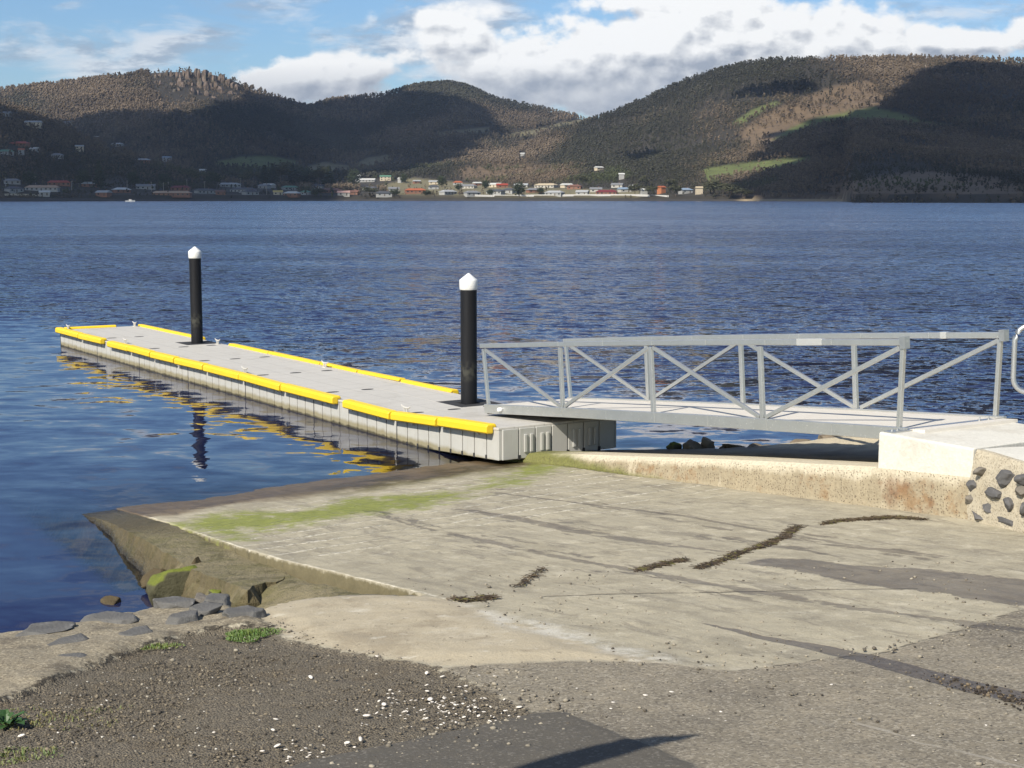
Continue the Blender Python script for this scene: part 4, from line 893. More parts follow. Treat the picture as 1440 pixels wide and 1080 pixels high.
# ================================================================== FLOATING DOCK
D_S0, D_S1, D_C0, D_C1 = -38.42, -17.42, 11.10, 13.16
def dtop(s): return .42 + .17 * float(np.clip((s + 20.4) / 3., 0, 1))
def make_dock():
    org = W(D_S0, D_C0); root = empty('floating_dock', 'long light grey floating plastic dock with yellow edge bumpers', 'floating dock', (org[0], org[1], 0), TA)
    n = 7; L = (D_S1 - D_S0) / n; wd = D_C1 - D_C0
    piles = {1: (-33.15 - D_S0), 5: (-20.95 - D_S0)}
    for i in range(n):
        x0, x1 = i * L + .012, (i + 1) * L - .012; last = i == n - 1
        z0t = .42; z1t = .59 if last else .42; th = .47
        nr = 9; pw = (x1 - x0) / nr
        zt = lambda x: z0t + (z1t - z0t) * (x - x0) / (x1 - x0)
        mb = MB()
        def slab(xa, xb, ya, yb, lo, hi):
            mb.add([(xa, ya, zt(xa) - lo), (xb, ya, zt(xb) - lo), (xb, yb, zt(xb) - lo), (xa, yb, zt(xa) - lo), (xa, ya, zt(xa) - hi), (xb, ya, zt(xb) - hi), (xb, yb, zt(xb) - hi), (xa, yb, zt(xa) - hi)],
                   [(0, 3, 2, 1), (4, 5, 6, 7), (0, 1, 5, 4), (1, 2, 6, 5), (2, 3, 7, 6), (3, 0, 4, 7)])
        nx = None
        for pi, (sec, px) in enumerate(piles.items()):
            if x0 < px < x1: nx = px
        slab(x0, x1, .075, wd - (.045 if nx is None else .80), .035, th)         # core
        if nx is not None: slab(x0, nx - .42, wd - .80, wd - .045, .035, th); slab(nx + .42, x1, wd - .80, wd - .045, .035, th)
        for side, (ya, yb) in enumerate(((0., .077), (wd - .047, wd))):
            for q in range(nr):
                a = x0 + q * pw + (.013 if q else 0); b = x0 + (q + 1) * pw - (.013 if q < nr - 1 else 0)
                if nx is not None and side and b > nx - .42 and a < nx + .42: continue
                slab(a, b, ya, yb, .03, th - .004)
        if last:
            for q in range(7):
                a = .05 + q * (wd - .1) / 7; b = a + (wd - .1) / 7 - .016
                slab(x1, x1 + .03, a, b, .03, th - .004)
            for q in range(7):                                                        # moulded ribs on the end face
                a = .05 + (q + .25) * (wd - .1) / 7
                if q in (1, 2, 4, 5): slab(x1 + .03, x1 + .055, a, a + .05, .12, th - .09); slab(x1 + .03, x1 + .055, a + .1, a + .15, .12, th - .09)
        body = bevel(mb.build('float_section', M['dockside'], root), .008, 2)
        mb = MB()
        if nx is None: slab(x0 - .004, x1 + .004, -.008, wd + .008, 0, .036)
        else: slab(x0 - .004, x1 + .004, -.008, wd - .80, 0, .036); slab(x0 - .004, nx - .42, wd - .80, wd + .008, 0, .036); slab(nx + .42, x1 + .004, wd - .80, wd + .008, 0, .036)
        dk = bevel(mb.build('deck', M['docktop'], body), .008, 2)
        for y in (.35, 1.03, 1.70):
            if nx is not None and y > 1.2 or not i: continue
            mb = MB(); xx = x0 + .03; V = [(xx + .06 * math.cos(t), y + .12 * math.sin(t), zt(xx) + .004) for t in np.linspace(0, 2 * math.pi, 14, endpoint=False)]; V += [(p[0], p[1], p[2] - .02) for p in V]
            mb.add(V, [tuple(range(14))] + [(k, 14 + k, 14 + (k + 1) % 14, (k + 1) % 14) for k in range(14)]).build('connector_pocket', M['slot'], body)
        for q in range(1, nr):
            if not last: break
            xx = x0 + q * pw; MB().box(xx - .022, xx + .022, -.006, .03, zt(xx) - th, zt(xx) - th + .06).build('connector', M['slot'], body)
        MB().box(x0 - .01, x0 + .012, -.004, .04, z0t - th, z0t - .06).build('joint_strip', M['slot'], body)
        if last:
            for q in range(1, 7): yy = .05 + q * (wd - .1) / 7 - .008; MB().box(x1 - .01, x1 + .036, yy - .022, yy + .022, z1t - th, z1t - th + .06).build('connector', M['slot'], body)
        # white gusset brackets under the bumper line
        for q in (.18, .5, .82): xx = x0 + q * (x1 - x0); MB().box(xx - .02, xx + .02, -.03, .0, zt(xx) - .13, zt(xx) - .02).build('bracket', M['white_cleat'], body)
    prof = lambda sgn, y: [(y - .0 * sgn, -.085), (y - .105 * sgn, -.085), (y - .125 * sgn, -.06), (y - .125 * sgn, .02), (y - .10 * sgn, .052), (y + .02 * sgn, .058), (y + .05 * sgn, .045), (y + .055 * sgn, .0), (y, .0)]
    def bumper(xa, xb, side):
        mb = MB(); y = -.010 if side == 0 else wd + .010; sg = 1 if side == 0 else -1
        s0, s1 = xa + D_S0, xb + D_S0; za, zb = dtop(s0), dtop(s1); xa += .035; xb -= .035; jt = random.Random(int(xa * 50)); za += jt.uniform(-.012, .012); zb += jt.uniform(-.012, .012); y += jt.uniform(-.01, .01)
        m = len(prof(1, 0)); q = prof(sg, y); V = [(xa, p[0], p[1] + za) for p in q] + [(xb, p[0], p[1] + zb) for p in q]
        mb.add(V, [(k, (k + 1) % m, m + (k + 1) % m, m + k) for k in range(m)] + [tuple(reversed(range(m))), tuple(range(m, 2 * m))])
        bevel(mb.build('bumper', M['yellow'], root), .02, 3)
    ss = lambda px, py: SC(at(px, py, .45))[0] - D_S0
    eL = [(83, 465), (109, 470), (145, 478), (151, 480), (184, 487), (220, 495), (260, 503), (302, 513), (349, 526), (403, 541), (464, 561)]
    e = [ss(*p) for p in eL]; e[0] = -.02; tot = (D_S1 - D_S0)
    for a, b in ((e[0], e[1]), (e[1], e[2]), (e[3], e[4]), (e[4], e[5]), (e[5], e[6]), (e[6], e[7]), (e[7], e[8]), (e[8], e[9]), (e[9], e[10])): bumper(a, b, 0)
    g0 = e[10] + .32; k1 = (tot - 3.0); bumper(g0, k1, 0); bumper(k1, k1 + 1.45, 0); bumper(k1 + 1.45, tot - .1, 0)
    eR = [ss(318, 484) , ss(380, 495.5), ss(451, 511), ss(502, 522), ss(560, 535), ss(628, 551)]
    for a, b in zip(eR, eR[1:]): bumper(a, b, 1)
    bumper(.05, 1.55, 1); bumper(1.55, 3.1, 1) if False else bumper(1.55, 4.5, 1)
    bumper(tot - 1.55, tot - .6, 1)
    # bumper along the far end
    mb = MB(); q = [(-.045, -.085), (.06, -.085), (.08, -.06), (.08, .02), (.055, .05), (-.065, .055), (-.1, .03), (-.10, -.06)]
    V = [(-.02 - p[0] * 1., .12, .42 + p[1]) for p in q] + [(-.02 - p[0], 1.45, .42 + p[1]) for p in q]; m = len(q)
    mb.add(V, [(k, (k + 1) % m, m + (k + 1) % m, m + k) for k in range(m)] + [tuple(range(m)), tuple(range(m, 2 * m))]); bevel(mb.build('bumper', M['yellow'], root), .015, 2)
    def cleat(x, y):
        z = dtop(x + D_S0); mb = MB(); mb.box(x - .07, x + .07, y - .03, y + .03, z, z + .012)
        mb.bar((x - .035, y, z), (x - .045, y, z + .09), .022, .022, (0, 1, 0)); mb.bar((x + .035, y, z), (x + .045, y, z + .09), .022, .022, (0, 1, 0))
        mb.tube([(x - .15, y, z + .125), (x - .10, y, z + .10), (x, y, z + .088), (x + .10, y, z + .10), (x + .15, y, z + .125)], [.008, .014, .018, .014, .008], 8); mb.build('cleat', M['white_cleat'], root)
    for px, py, y in ((97, 459, .16), (204, 480, .17), (343, 523, .17), (579, 578, .17), (210, 456, wd - .15), (331, 481, wd - .15), (482, 513, wd - .15)):
        cleat(float(np.clip(ss(px, py), .15, tot - .2)), y)
    cleat(tot - 1.0, wd - .15)
    # pile guides: dark rubber-lined frame set in the notch
    for px in piles.values():
        mb = MB(); y0, y1 = wd - .80, wd + .02; zt_ = dtop(px + D_S0) - .004
        for (a, b, c, d) in ((px - .42, px - .155, y0, y1), (px + .155, px + .42, y0, y1), (px - .155, px + .155, y0, wd - .56), (px - .155, px + .155, wd - .25, y1)): mb.box(a, b, c, d, zt_ - .06, zt_)
        bevel(mb.build('pile_guide', M['slot'], root), .01)
make_dock()
def make_pile(s, c, ztop, label):
    p = W(s, c); root = empty('guide_pile', label, 'pile', (p[0], p[1], -3.))
    mb = MB(); mb.lathe([(.135, 0), (.135, ztop - .20 + 3)], 32); mb.build('pole', M['black'], root, False); mb = MB(); z = ztop + 3
    mb.lathe([(.140, z - .27), (.150, z - .25), (.150, z - .115), (.145, z - .105), (.012, z), (.002, z + .002)], 32); mb.build('pointed_cap', M['cap'], root, False)
    for o in root.children:
        o.data.polygons.foreach_set('use_smooth', np.ones(len(o.data.polygons), bool)); md = o.modifiers.new('es', 'EDGE_SPLIT'); md.split_angle = R(28)
    return root
make_pile(-33.15, D_C1 - .405, 2.66, 'black guide pile with white pointed cap, the farther one near the dock end')
make_pile(-20.95, D_C1 - .405, 2.56, 'black guide pile with white pointed cap, the nearer one beside the gangway')

# ================================================================== GANGWAY
def make_gangway():
    ga = -1.011; dr = np.array([math.cos(ga), math.sin(ga)]); sl = .0885; org = np.array([-.352, 22.46, .608])
    root = empty('gangway', 'aluminium truss gangway sloping from the concrete landing down to the dock', 'gangway', (org[0], org[1], org[2]), ga); root.rotation_euler = (0, -sl, ga); root.scale = (.957, .957, .957)
    b = [0, 2.113, 4.299, 6.484, 8.70]; w = 1.595; h = 1.0; sag = lambda x: .02 * (1 - ((x - 4.3) / 4.4) ** 2)     # slight upward camber
    for side in (0, 1):
        y = 0 if side == 0 else w; fs = 0 if side == 0 else -.03
        mb = MB(); xs = np.linspace(-.10, 8.80, 9)
        for a, c in zip(xs, xs[1:]): mb.bar((a, y, sag(a)), (c, y, sag(c)), .06, .145)
        bevel(mb.build('bottom_chord', M['alu'], root), .006)
        mb = MB(); xs = np.linspace(-.16, 8.86, 9)
        for a, c in zip(xs, xs[1:]): mb.bar((a, y, h + sag(a)), (c, y, h + sag(c)), .05, .072)
        bevel(mb.build('handrail', M['alu'], root), .008)
        tp = [-.075, *b[1:4], 8.80]
        for i in range(5):
            mb = MB(); wdp = .064 if i in (1, 2, 3) else .052
            mb.bar((b[i] + fs, y, .07 + sag(b[i])), (tp[i] + fs, y, h - .05 + sag(b[i])), .048, wdp, (1, 0, 0)); bevel(mb.build('post', M['alu'], root), .005)
        for i, (p, q, up) in enumerate(((0, 1, 0), (1, 2, 1), (2, 3, 0), (3, 4, 1))):
            xa = (tp[p] if not up else b[p]) + .05; xb = (b[q] if not up else tp[q]) - .05
            za, zb = (h - .06, .085) if not up else (.085, h - .06)
            mb = MB(); mb.bar((xa, y, za + sag(b[p])), (xb, y, zb + sag(b[q])), .036, .052, (0, 0, 1)); bevel(mb.build('diagonal', M['alu'], root), .004)
        mb = MB(); xx = 7.15 if side == 0 else 7.9
        mb.bar((xx, y, h + sag(xx)), (xx + (.42 if side == 0 else .09), y, h + sag(xx)), .056, .080); bevel(mb.build('rail_sleeve', M['bright_alu'], root), .006)
        mb = MB(); mb.box(8.78, 8.86, y - .04, y + .04, h - .07, h + .062); mb.build('end_cap', M['galv'], root)
    mb = MB(); xs = np.linspace(-.06, 8.76, 10)
    for a, c in zip(xs, xs[1:]):
        mb.add([(a, .032, .05 + sag(a)), (c, .032, .05 + sag(c)), (c, w - .032, .05 + sag(c)), (a, w - .032, .05 + sag(a)), (a, .032, .012 + sag(a)), (c, .032, .012 + sag(c)), (c, w - .032, .012 + sag(c)), (a, w - .032, .012 + sag(a))], [(0, 1, 2, 3), (4, 7, 6, 5), (0, 4, 5, 1), (2, 6, 7, 3)])
    mb.build('deck', M['gdeck'], root)
    mb = MB()
    for x in np.linspace(.3, 8.5, 9): mb.bar((x, .03, -.03 + sag(x)), (x, w - .03, -.03 + sag(x)), .05, .08)
    mb.build('cross_beam', M['alu'], root)
    mb = MB(); mb.add([(-.06, .05, .055), (-.06, w - .05, .055), (-.75, w - .05, .035), (-.75, .05, .035), (-.06, .05, .045), (-.06, w - .05, .045), (-.75, w - .05, .028), (-.75, .05, .028)], [(0, 1, 2, 3), (4, 7, 6, 5), (0, 3, 7, 4), (1, 5, 6, 2), (2, 6, 7, 3), (0, 4, 5, 1)]); 
    mb2 = MB(); mb2.tube([(.0, -.02, -.03), (.0, w + .02, -.03)], .055, 16); mb2.build('roller', M['slot'], root)
    mb2 = MB(); mb2.lathe([(.045, -.02), (.05, .01), (.03, .035)], 12, .42, -.05); mb2.build('lamp_bracket' if False else 'hinge_knob', M['cap'], root)
    mb2 = MB(); mb2.box(8.80, 9.02, .05, w - .05, .012, .05); mb2.build('threshold_plate', M['gdeck'], root)
    return root
make_gangway()

# added unseen tree, left behind the viewpoint, shaped so its limb throws the asphalt shadow
def shadow_tree():
    z0 = float(zs(-4.6, .2)); root = empty('shadow_tree', 'added unseen leafless tree whose limb shadows the asphalt', 'tree', (-4.6, .2, z0 - .1)); mb = MB(); k = Vector((4.6, -.2, -z0 + .1))
    cot = math.cos(SUN_EL) / math.sin(SUN_EL)
    def over(px, py, hh): g = gp(px, py); return Vector((g[0] - SHX * cot * hh, g[1] - SHY * cot * hh, g[2] + hh)) + k
    mb.tube([(0, 0, 0), (.05, .05, 1.2), (-.05, .1, 2.4), (.0, .1, 3.3), (-.2, 0, 4.2), (-.1, -.3, 5.0)], [.28, .22, .19, .15, .08, .03], 12); mb.build('trunk', simple('grey_bark', (.12, .10, .08), .9, 0, .3, 8), root, True)
    mb = MB(); a = over(985, 1034, 3.1); b = over(928, 1041, 3.12); c = over(880, 1052, 3.15); d = over(800, 1072, 3.2); e = over(690, 1105, 3.2)
    mb.tube([(0, .1, 3.1), (.6, .9, 3.3), e, d, c, b, a], [.15, .14, .125, .115, .10, .055, .008], 10); mb.build('limb', simple('limb_bark', (.12, .10, .08), .9, 0, .3, 8), root, True)
shadow_tree()
# ================================================================== FAR SHORE, HILLS, FOREST
def azel(px, py):
    r = ray(px, py); return math.atan2(r[0], r[1]), r[2] / math.hypot(r[0], r[1])
def ridge(pts, lift=6.):
    a = [azel(x, y + lift) for x, y in pts]; return np.array([q[0] for q in a]), np.array([q[1] for q in a])
_PXS = np.linspace(-900, 2400, 400); _AZS = np.array([azel(p, 281)[0] for p in _PXS])
def az2px(az): return np.interp(az, _AZS, _PXS)
def shore_r(az):
    px = az2px(az); return np.interp(px, [-900, 0, 500, 1040, 1185, 1200, 1440, 2400], [1350, 1350, 1500, 1420, 1330, 1060, 1040, 1000])
LAY = [  # ridge points, base distance, ridge distance, shape exponent, roughness
    dict(p=[(-900, 60), (-300, 100), (-100, 118), (0, 136), (40, 150), (80, 166), (120, 187), (200, 216), (260, 235), (330, 252), (420, 268), (520, 282), (2400, 300)], r0=1430, r1=1900, k=1.0, n=.05),
    dict(p=[(-900, 190), (-200, 150), (0, 122), (60, 116), (100, 112), (140, 106), (180, 102), (205, 97), (240, 95), (270, 95), (300, 99), (330, 108), (355, 120), (380, 129), (430, 146), (480, 160), (560, 200), (660, 250), (760, 285), (2400, 300)], r0=1900, r1=3100, k=1.05, n=.10),
    dict(p=[(-900, 290), (200, 240), (300, 196), (380, 165), (430, 148), (460, 138), (500, 133), (540, 129), (570, 121), (590, 116), (620, 113), (640, 114), (660, 119), (680, 128), (700, 136), (760, 148), (800, 157), (840, 166), (900, 184), (1000, 220), (1150, 270), (2400, 300)], r0=1800, r1=3300, k=1.0, n=.10),
    dict(p=[(-900, 300), (480, 292), (600, 250), (690, 222), (760, 190), (830, 164), (860, 156), (900, 139), (950, 116), (1000, 97), (1050, 85), (1090, 80), (1150, 79), (1200, 78), (1300, 76), (1380, 78), (1440, 82), (1600, 92), (1900, 130), (2400, 180)], r0=1250, r1=2500, k=.92, n=.10)]
for L in LAY: L['az'], L['el'] = ridge(L['p'])
def hraw(az, r):
    px = az2px(az); R0 = shore_r(az)
    z = 1.4 + np.clip(r - R0, -60, 1e9) * .028; z = np.where(r - R0 > 500, 1.4 + 14 + (r - R0 - 500) * .006, z)
    for i, L in enumerate(LAY):
        E_ = np.interp(az, L['az'], L['el']); r0 = np.maximum(L['r0'], R0 + 25); r1 = np.maximum(L['r1'], r0 + 200)
        if i == 3: r0 = np.where(px > 1190, R0 - 5, r0 + 60 * smooth(1200, 900, px))
        t = (r - r0) / (r1 - r0); g = np.clip(t, 0, 1) ** L['k']; top = HC + r1 * E_
        X = r * np.sin(az) / 260.; Y = r * np.cos(az) / 420.
        gul = (fbm(X * 1.0 + i * 7, Y + 3, 5, 40 + i) - .5) * 2; tt = np.clip(t, 0, 1)
        zz = HC + (r * E_) * g + gul * L['n'] * np.maximum(top, 0) * 1.3 * (tt * (1 - tt) * 4) ** .8 - (1 - g) * 4
        zz = np.where(t > 1, top - (r - r1) * .35, zz); zz = np.where(t < 0, -50, zz)
        d = zz - z; kk = 6.; z = z + np.where(d > 40, d, kk * np.log1p(np.exp(np.clip(d / kk, -40, 40))))
    und = np.clip((R0 - r), 0, 60); return np.where(r < R0, 1.4 - und * .35, z)
TA_ = np.linspace(R(-36), R(36), 720); TR_ = np.concatenate([np.arange(960, 1600, 8.), np.arange(1600, 3400, 14.), np.arange(3400, 4600, 80.)])
AZG, RG = np.meshgrid(TA_, TR_, indexing='ij'); HG = hraw(AZG, RG)
TX = RG * np.sin(AZG); TY = RG * np.cos(AZG)
def hz(az, r):
    i = np.clip((az - TA_[0]) / (TA_[1] - TA_[0]), 0, len(TA_) - 1.001); j = np.interp(r, TR_, np.arange(len(TR_))); j = np.clip(j, 0, len(TR_) - 1.001)
    i0 = i.astype(int); j0 = j.astype(int); a = i - i0; b = j - j0
    return (HG[i0, j0] * (1 - b) + HG[i0, j0 + 1] * b) * (1 - a) + (HG[i0 + 1, j0] * (1 - b) + HG[i0 + 1, j0 + 1] * b) * a
def topx(x, y, z):
    d = y * CP - (z - HC) * SP; v = -y * SP - (z - HC) * CP; return 720 + F * x / d, 540 + F * v / d
def hit(px, py):
    """first land point seen through a photo point"""
    az, te = azel(px, py); rr = np.arange(float(shore_r(np.array([az]))[0]) + 1, 4200, 4.); z = hz(np.full(rr.shape, az), rr); k = np.nonzero(z >= HC + rr * te)[0]
    r = rr[k[0]] if len(k) else rr[0]; return r * math.sin(az), r * math.cos(az), float(hz(np.array([az]), np.array([r]))[0])
# what the land is covered with: fields and bare slopes (outlined where they lie on the ground)
PXG, PYG = topx(TX, TY, HG)
# visibility of terrain cells: running max of the elevation
ELG = (HG - HC) / RG; VIS = ELG >= np.maximum.accumulate(ELG, axis=1) - 1e-4
def field(x, y, poly, soft): return smooth(-soft, soft, sdpoly(x, y, poly))
PAST = [[(1085, 197), (1112, 180), (1140, 168), (1165, 163), (1190, 158), (1232, 150), (1234, 156), (1205, 164), (1170, 172), (1140, 180), (1110, 192)],
        [(1030, 172), (1058, 154), (1090, 142), (1098, 145), (1070, 158), (1042, 176)],
        [(984, 240), (1000, 235), (1040, 230), (1090, 224), (1140, 221), (1142, 228), (1110, 236), (1060, 241), (1020, 250), (994, 256)], [(1232, 152), (1262, 158), (1300, 170), (1345, 178), (1340, 182), (1290, 178), (1240, 172), (1190, 172)],
        [(300, 228), (340, 220), (380, 219), (425, 228), (420, 234), (360, 236), (310, 236)]]
TANF = [[(710, 190), (740, 184), (790, 172), (828, 167), (826, 172), (800, 180), (760, 190), (712, 194)],
        [(498, 232), (515, 222), (548, 217), (552, 224), (530, 232), (505, 236)], [(425, 236), (455, 228), (498, 234), (490, 243), (440, 246)],
        [(580, 250), (700, 262), (900, 268), (900, 276), (560, 274), (530, 262)], [(600, 188), (690, 178), (690, 186), (610, 193)]]
BROWN = [[(1040, 186), (1075, 160), (1120, 140), (1170, 122), (1215, 112), (1235, 118), (1250, 150), (1225, 150), (1170, 165), (1120, 185), (1090, 215), (1050, 215)], [(640, 236), (700, 228), (790, 232), (830, 240), (790, 254), (700, 258), (650, 250)], [(1150, 262), (1230, 248), (1300, 240), (1400, 250), (1440, 262), (1440, 278), (1190, 280)], [(1040, 270), (1180, 276), (1180, 281), (1040, 281)]]
vis_out = np.where(VIS, 1., 0.)
fp = sum(field(PXG, PYG, p, 2.) for p in PAST) * vis_out; ft = sum(field(PXG, PYG, p, 2.) for p in TANF) * vis_out; fb_ = sum(field(PXG, PYG, p, 5.) for p in BROWN) * vis_out
sand = smooth(26, 14, RG - shore_r(AZG)) * smooth(1030, 1050, az2px(AZG)) * smooth(1195, 1184, az2px(AZG))
rim = smooth(9, 3, RG - shore_r(AZG))
base = np.array([.038, .032, .022])[None, None] * (0.8 + .4 * fbm(TX / 90, TY / 90, 3, 71))[..., None]
def ov(c, col, f): return c * (1 - np.clip(f, 0, 1))[..., None] + np.array(col) * np.clip(f, 0, 1)[..., None]
lc = ov(base, (.17, .118, .07), fb_); lc = ov(lc, (.125, .15, .045), fp); lc = ov(lc, (.20, .175, .095), ft); lc = ov(lc, (.05, .045, .04), rim); lc = ov(lc, (.36, .28, .17), sand)
idx = np.arange(AZG.size).reshape(AZG.shape)
k_ = NT('hill_ground'); v_ = k_.pos(); n_ = k_.noise(v_, .05, 6, .65); n2_ = k_.noise(v_, .35, 4, .6)
M['hill'] = k_.out(k_.bsdf(k_.vm('SCALE', k_.attr('tint', 'Color'), sc=k_.add(k_.math('MULTIPLY_ADD', n_, .9, .35), k_.mul(k_.sub(n2_, .5), .5))), .95))
tag(new_mesh('hills', np.stack([TX.ravel(), TY.ravel(), HG.ravel()], 1), np.stack([idx[:-1, :-1], idx[:-1, 1:], idx[1:, 1:], idx[1:, :-1]], -1).reshape(-1, 4), M['hill'], True, attrs=dict(tint=lc.reshape(-1, 3))), kind='structure')

# cliff of rock columns on the left hill
def cliff():
    r = random.Random(5); mb = MB(); n = 30
    for row in range(3):
        for i in range(n):
            px = 208 + (338 - 208) * (i + r.random() * .8) / n; e = 1 - ((px - 272) / 70) ** 2
            if e <= 0.05 or r.random() < .10 + .12 * row: continue
            ytop = float(np.interp(px, [200, 225, 255, 285, 300, 320, 340], [106, 99, 96, 97, 101, 109, 124])) + row * 14 + r.uniform(-1, 7); hgt = r.uniform(20, 38) * (.45 + .6 * e)
            hgt = min(hgt, 151 - ytop)
            if hgt < 7: continue
            az, te = azel(px, ytop); D = 3075 - row * 70 - r.uniform(0, 35); x, y = D * math.sin(az), D * math.cos(az); zt = HC + D * te; zb = zt - hgt / F * D * 1.1; w = r.uniform(3.2, 6.8)
            m = r.randint(5, 7); a0 = r.uniform(0, 6); V = []
            for f, sc in ((0, 1.3), (.3, 1.15), (.6, 1.05), (.88, .95), (1., .6)):
                ox, oy = r.uniform(-.8, .8), r.uniform(-1, 1)
                for q in range(m): a = a0 + q * 2 * math.pi / m; rr = w * sc * (1 + .2 * r.uniform(-1, 1)); V.append((x + ox + rr * math.cos(a), y + oy + rr * 1.5 * math.sin(a), zb - 10 + (zt - zb + 10) * f + r.uniform(-1, 1)))
            mb.add(V, [(l * m + q, l * m + (q + 1) % m, (l + 1) * m + (q + 1) % m, (l + 1) * m + q) for l in range(4) for q in range(m)] + [tuple(4 * m + q for q in range(m))])
    k = NT('columnar_cliff_rock'); v = k.pos(); n1 = k.noise(k.scale(v, (1, 1, .35)), .10, 6, .65); n2 = k.noise(k.scale(v, (1, 1, .25)), .4, 4, .6)
    c = k.mix(n1, (.085, .062, .050), (.22, .165, .13)); c = k.mix(k.sm(n2, .52, .7), c, (.27, .215, .165)); c = k.mix(k.mul(k.sm(k.noise(v, .06, 4, .6), .5, .62), .7), c, (.06, .055, .035))
    o = mb.build('cliff', k.out(k.bsdf(c, .92)), None); tag(o, kind='structure')
cliff()

# forest: thousands of small crowns
M['forest'] = mat_tint('gum_forest_foliage', .9, .35, .8)
V0, F0 = ico(1)
def forest():
    r = np.random.default_rng(12); n = 1250000
    az = r.uniform(R(-29), R(29), n); rr = 1000 + 2600 * np.sqrt(r.random(n)); rr = np.where(r.random(n) < .35, 1000 + 900 * r.random(n), rr)
    z = hz(az, rr); x = rr * np.sin(az); y = rr * np.cos(az); px, py = topx(x, y, z); R0 = shore_r(az)
    te = (z + 7 - HC) / rr
    i = np.clip(((az - TA_[0]) / (TA_[1] - TA_[0])).round().astype(int), 0, len(TA_) - 1); MX = np.maximum.accumulate(ELG, axis=1); j = np.clip(np.interp(rr, TR_, np.arange(len(TR_))).round().astype(int) - 1, 0, len(TR_) - 1)
    seen = te > MX[i, j] - .0006
    pden = np.ones(n); 
    for p in PAST: pden *= 1 - .97 * field(px, py, p, 1.5)
    for p in TANF: pden *= 1 - .95 * field(px, py, p, 1.5)
    for p in BROWN: pden *= 1 - .72 * field(px, py, p, 6.)
    # village flats: few wild trees
    town = smooth(460, 520, px) * smooth(1050, 1000, px) * smooth(254, 259, py); pden *= 1 - .35 * town
    lt = smooth(30, 60, 460 - px) * smooth(250, 256, py); pden *= 1 - .55 * lt
    cl = field(px, py, [(208, 100), (240, 96), (300, 98), (340, 118), (338, 140), (300, 150), (250, 150), (215, 130)], 4.); pden *= 1 - .9 * cl
    pden *= np.where(px > 1195, 1., smooth(14, 30, rr - R0)) * (.3 + .7 * smooth(.36, .56, fbm(x / 80, y / 170, 5, 5)))
    for q in HOUSEBOX: pden = np.where((px > q[0]) & (px < q[1]) & (py > q[2]) & (py < q[3]), pden * q[4], pden)
    keep = seen & (r.random(n) < pden)
    # keep the picture-space density even: nearer slopes need fewer
    keep &= r.random(n) < np.clip((rr / 2600) ** 1.2, .25, 1)
    k = np.nonzero(keep)[0]; r.shuffle(k); k = k[:172000]
    az, rr, x, y, z, px, py, town_k = (a[k] for a in (az, rr, x, y, z, px, py, town)); m = len(k)
    H = r.lognormal(1.66, .40, m) * (.75 + .6 * fbm(x / 60, y / 120, 3, 55)) * np.where(town_k > .3, .75, 1.) * np.clip(rr / 2200, .62, 1.45); W_ = H * r.uniform(.16, .32, m)
    tone = .48 + 2.2 * (fbm(x / 150, y / 300, 5, 77) - .5) + r.normal(0, .12, m); g = smooth(.25, .80, tone)[:, None]
    grey = r.random((m, 1)); col = np.array([.036, .036, .021]) * (1 - g) + np.array([.150, .112, .075]) * g; col = col * (1 - .35 * (grey > .8)) + np.array([.045, .04, .037]) * (grey > .8) * .6
    dk = smooth(.52, .68, fbm(x / 160 + 3, y / 220, 3, 91))[:, None]; col = col * (1 - .35 * dk)
    green = smooth(.58, .70, fbm(x / 60 + 9, y / 100, 3, 93))[:, None] * (smooth(225, 245, py))[:, None]; col = col * (1 - .6 * green) + np.array([.06, .075, .024]) * .6 * green
    H = np.clip(H, 2.2, 8.6 * np.clip(rr / 2200, .62, 1.45)); W_ = H * r.uniform(.14, .28, m)
    cen = []; rad = []; cc = []
    for q in range(4):
        f = [.86, .68, .55, .40][q]; a_ = r.uniform(0, 6.28, m); d_ = W_ * [.25, .75, .8, .7][q] * r.uniform(.5, 1.1, m)
        cen.append(np.stack([x + d_ * np.cos(a_), y + d_ * np.sin(a_), z + H * (f + r.normal(0, .05, m))], 1)); u_ = W_ * r.uniform(.55, .95, m); rad.append(np.stack([u_, u_, u_ * r.uniform(.6, 1.1, m)], 1)); cc.append(col * r.uniform(.7, 1.25, (m, 1)))
    bv, bf = ico(1)
    tiny = (np.array([(1, 0, 0), (-1, 0, 0), (0, 1, 0), (0, -1, 0), (0, 0, 1), (0, 0, -1)], float), np.array([(0, 2, 4), (2, 1, 4), (1, 3, 4), (3, 0, 4), (2, 0, 5), (1, 2, 5), (3, 1, 5), (0, 3, 5)]))
    o = blobs('hill_forest', np.concatenate(cen), np.concatenate(rad), M['forest'], 3, .30, tiny, np.concatenate(cc)); tag(o, 'grey brown eucalyptus forest covering the far hills', kind='stuff')
def ico_small():
    bm = bmesh.new(); bmesh.ops.create_icosphere(bm, subdivisions=1, radius=1.); bm.free()
    t = (1 + 5 ** .5) / 2; v = np.array([(-1, t, 0), (1, t, 0), (-1, -t, 0), (1, -t, 0), (0, -1, t), (0, 1, t), (0, -1, -t), (0, 1, -t), (t, 0, -1), (t, 0, 1), (-t, 0, -1), (-t, 0, 1)], float) / math.sqrt(1 + t * t)
    f = np.array([(0, 11, 5), (0, 5, 1), (0, 1, 7), (0, 7, 10), (0, 10, 11), (1, 5, 9), (5, 11, 4), (11, 10, 2), (10, 7, 6), (7, 1, 8), (3, 9, 4), (3, 4, 2), (3, 2, 6), (3, 6, 8), (3, 8, 9), (4, 9, 5), (2, 4, 11), (6, 2, 10), (8, 6, 7), (9, 8, 1)]); return v, f

